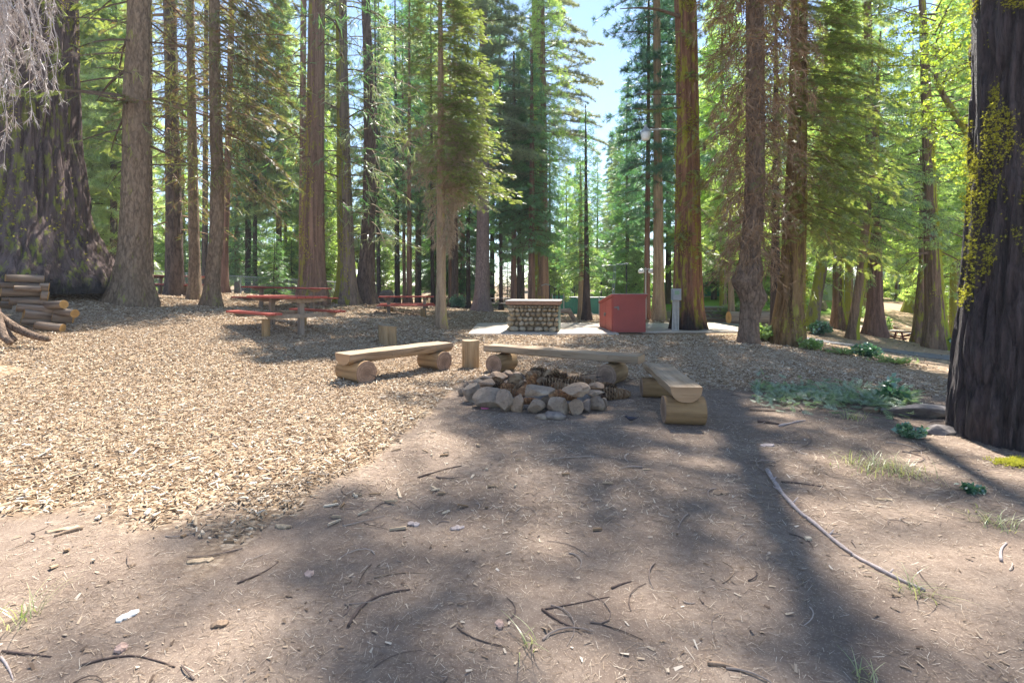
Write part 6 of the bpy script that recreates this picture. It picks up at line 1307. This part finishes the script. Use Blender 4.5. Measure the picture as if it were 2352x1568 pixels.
for k, a in enumerate([('broad pale chip on the earth left of centre front', 460, 1287, 58, 14, M_PALEW, .2), ('pinkish wood lump on the twigs at the lower left', 278, 1497, 34, 16, M_PINKW, -.9), ('pale upright chip at the left of the centre shadow', 650, 1207, 16, 26, M_PALEW, 1.4), ('pink-grey chip between two twigs left of centre front', 710, 1315, 24, 14, M_PINKW, -.8), ('long splinter at the chips border on the left', 150, 1214, 74, 10, M_PALEW, .35), ('square pale chip on the chips edge at left', 110, 1129, 20, 18, M_PALEW, 1.2), ('pale chip beside the square one, at the left edge', 58, 1168, 44, 10, M_PALEW, .4),
                       ('grey leaf like flake in the centre shadow', 1050, 1212, 34, 12, M_STICK, .3), ('second grey flake on the centre shadow rim, farther left', 950, 1202, 30, 12, M_STICK, -.3), ('flat tan wood piece right of the fallen branch', 2030, 1146, 36, 10, M_PALEW, -.1), ('grey bark plate above the fallen branch top', 1762, 1024, 38, 14, M_STICK, .3), ('brown dry leaf in the front middle', 1148, 1442, 24, 14, M_PINKW, -1.0), ('brown bark flake in the lower left centre', 505, 1440, 38, 12, M_BSTICK, .4), ('flat brown bark plate left of the fallen branch', 1655, 1130, 40, 16, M_BSTICK, .2)]):
    flake('wood_chip', a[0], *a[1:5], a[5], 20 + k, 'wood chip', a[6])
flake('candy_wrapper', 'small pink wrapper before the biggest grey boulder of the fire ring', 1114, 938, 20, 6, m_plain('pink_foil', (.70, .16, .30), .4, .5, .4, 60), 3, 'wrapper', -.3)
# dark little bird
bY = F * HC / (970 - HY); bd_ = thing('bird', 'small dark blue-black bird walking to the left in front of the right bench', 'bird', (WX(1448, bY), bY, G(WX(1448, bY), bY)), 0)
m = MB(); xs = np.array([-.062, -.056, -.046, -.036, -.026, -.008, .014, .036, .056, .072]); rr = np.array([.002, .009, .0135, .0125, .016, .0235, .0235, .017, .009, .006]); zc = np.array([.068, .069, .069, .064, .056, .047, .047, .050, .053, .056])
tube(m, np.stack([xs, 0 * xs, zc], -1), rr, 14); tube(m, [(.066, 0, .056), (.092, 0, .064)], [.006, .004], 6); m.obj('body', m_plain('bird_plumage', (.018, .016, .032), .45, .5, .4, 30, .1), bd_, smooth=True)
m = MB(); tube(m, [(-.060, 0, .068), (-.078, 0, .066)], [.0035, .0006], 6); m.obj('beak', M_DSTICK, bd_)
for s in (-1, 1):
    m = MB(); tube(m, [(.006 + .006 * s, .009 * s, .030), (.014 + .010 * s, .009 * s, .016), (.012 + .010 * s, .009 * s, .002), (.0 + .01 * s, .009 * s, .001)], .0018, 5); m.obj('leg', m_plain('bird_leg', (.30, .15, .05)), bd_)
# clear round lid leaning on the chips
t = NT('clear_plastic'); p = t.bsdf((.9, .9, .88), .12, .5); p.inputs['Transmission Weight'].default_value = .75; p.inputs['Alpha'].default_value = .45; M_CLEAR = t.m
lY = 12.8; x = WX(689, lY); m = MB(); lathe(m, [(.005, .004), (.070, .004), (.078, .012), (.084, .012), (.084, -.004), (.005, 0)], 32)
tag(m.obj('plastic_lid', M_CLEAR, None, (x, lY, G(x, lY) + .075), (R(72), 0, R(8)), True), 'clear round plastic lid standing on the chips before the nearest red table', 'lid')
hz_mb = MB(); box(hz_mb, (0, 65, 24), (330, 270, 62)); t = NT('haze_air'); t.m.node_tree.links.clear(); pv = t.n('ShaderNodeVolumePrincipled'); pv.inputs['Color'].default_value = (.86, .93, 1, 1); pv.inputs['Density'].default_value = .0008; pv.inputs['Anisotropy'].default_value = .1
t.l(pv.outputs[0], t.out.inputs['Volume']); tag(hz_mb.obj('haze', t.m), kind='stuff')
# ================================================================ light, sky, camera
SUN_EL, SUN_AZ = R(59), R(16)
w = bpy.data.worlds.new('World'); scene.world = w; w.use_nodes = True; nt = w.node_tree; nt.nodes.clear()
sky = nt.nodes.new('ShaderNodeTexSky'); sky.sky_type = 'NISHITA'; sky.sun_disc = False; sky.sun_elevation = SUN_EL; sky.sun_rotation = SUN_AZ; sky.altitude = 1500; sky.air_density = 1.0; sky.dust_density = .3; sky.ozone_density = 1.0
bg = nt.nodes.new('ShaderNodeBackground'); bg.inputs['Strength'].default_value = .10; ow = nt.nodes.new('ShaderNodeOutputWorld'); nt.links.new(sky.outputs[0], bg.inputs[0]); nt.links.new(bg.outputs[0], ow.inputs[0])
sl_ = bpy.data.lights.new('sun', 'SUN'); sl_.energy = 5.0; sl_.angle = R(.55); sl_.color = (1, .95, .87); so = bpy.data.objects.new('sun', sl_); COL.objects.link(so)
sd = Vector((math.sin(SUN_AZ) * math.cos(SUN_EL), math.cos(SUN_AZ) * math.cos(SUN_EL), math.sin(SUN_EL))); so.rotation_euler = sd.to_track_quat('Z', 'Y').to_euler(); so.location = sd * 60
cd = bpy.data.cameras.new('camera'); co = bpy.data.objects.new('camera', cd); COL.objects.link(co); co.location = (0, 0, HC); co.rotation_euler = (math.pi / 2, 0, 0)
cd.sensor_width = 36; cd.lens = 18; cd.shift_y = -(784 - HY) / 2352; cd.clip_start = .05; cd.clip_end = 600; scene.camera = co
vs = scene.view_settings; vs.view_transform = 'Standard'; vs.look = 'None'; vs.gamma = 1; vs.use_curve_mapping = False; vs.exposure = 1.68
cy = scene.cycles; cy.max_bounces = 8; cy.diffuse_bounces = 5; cy.glossy_bounces = 2; cy.transmission_bounces = 5; cy.transparent_max_bounces = 8; cy.use_denoising = True; cy.sample_clamp_indirect = 8
cy.caustics_reflective = False; cy.caustics_refractive = False
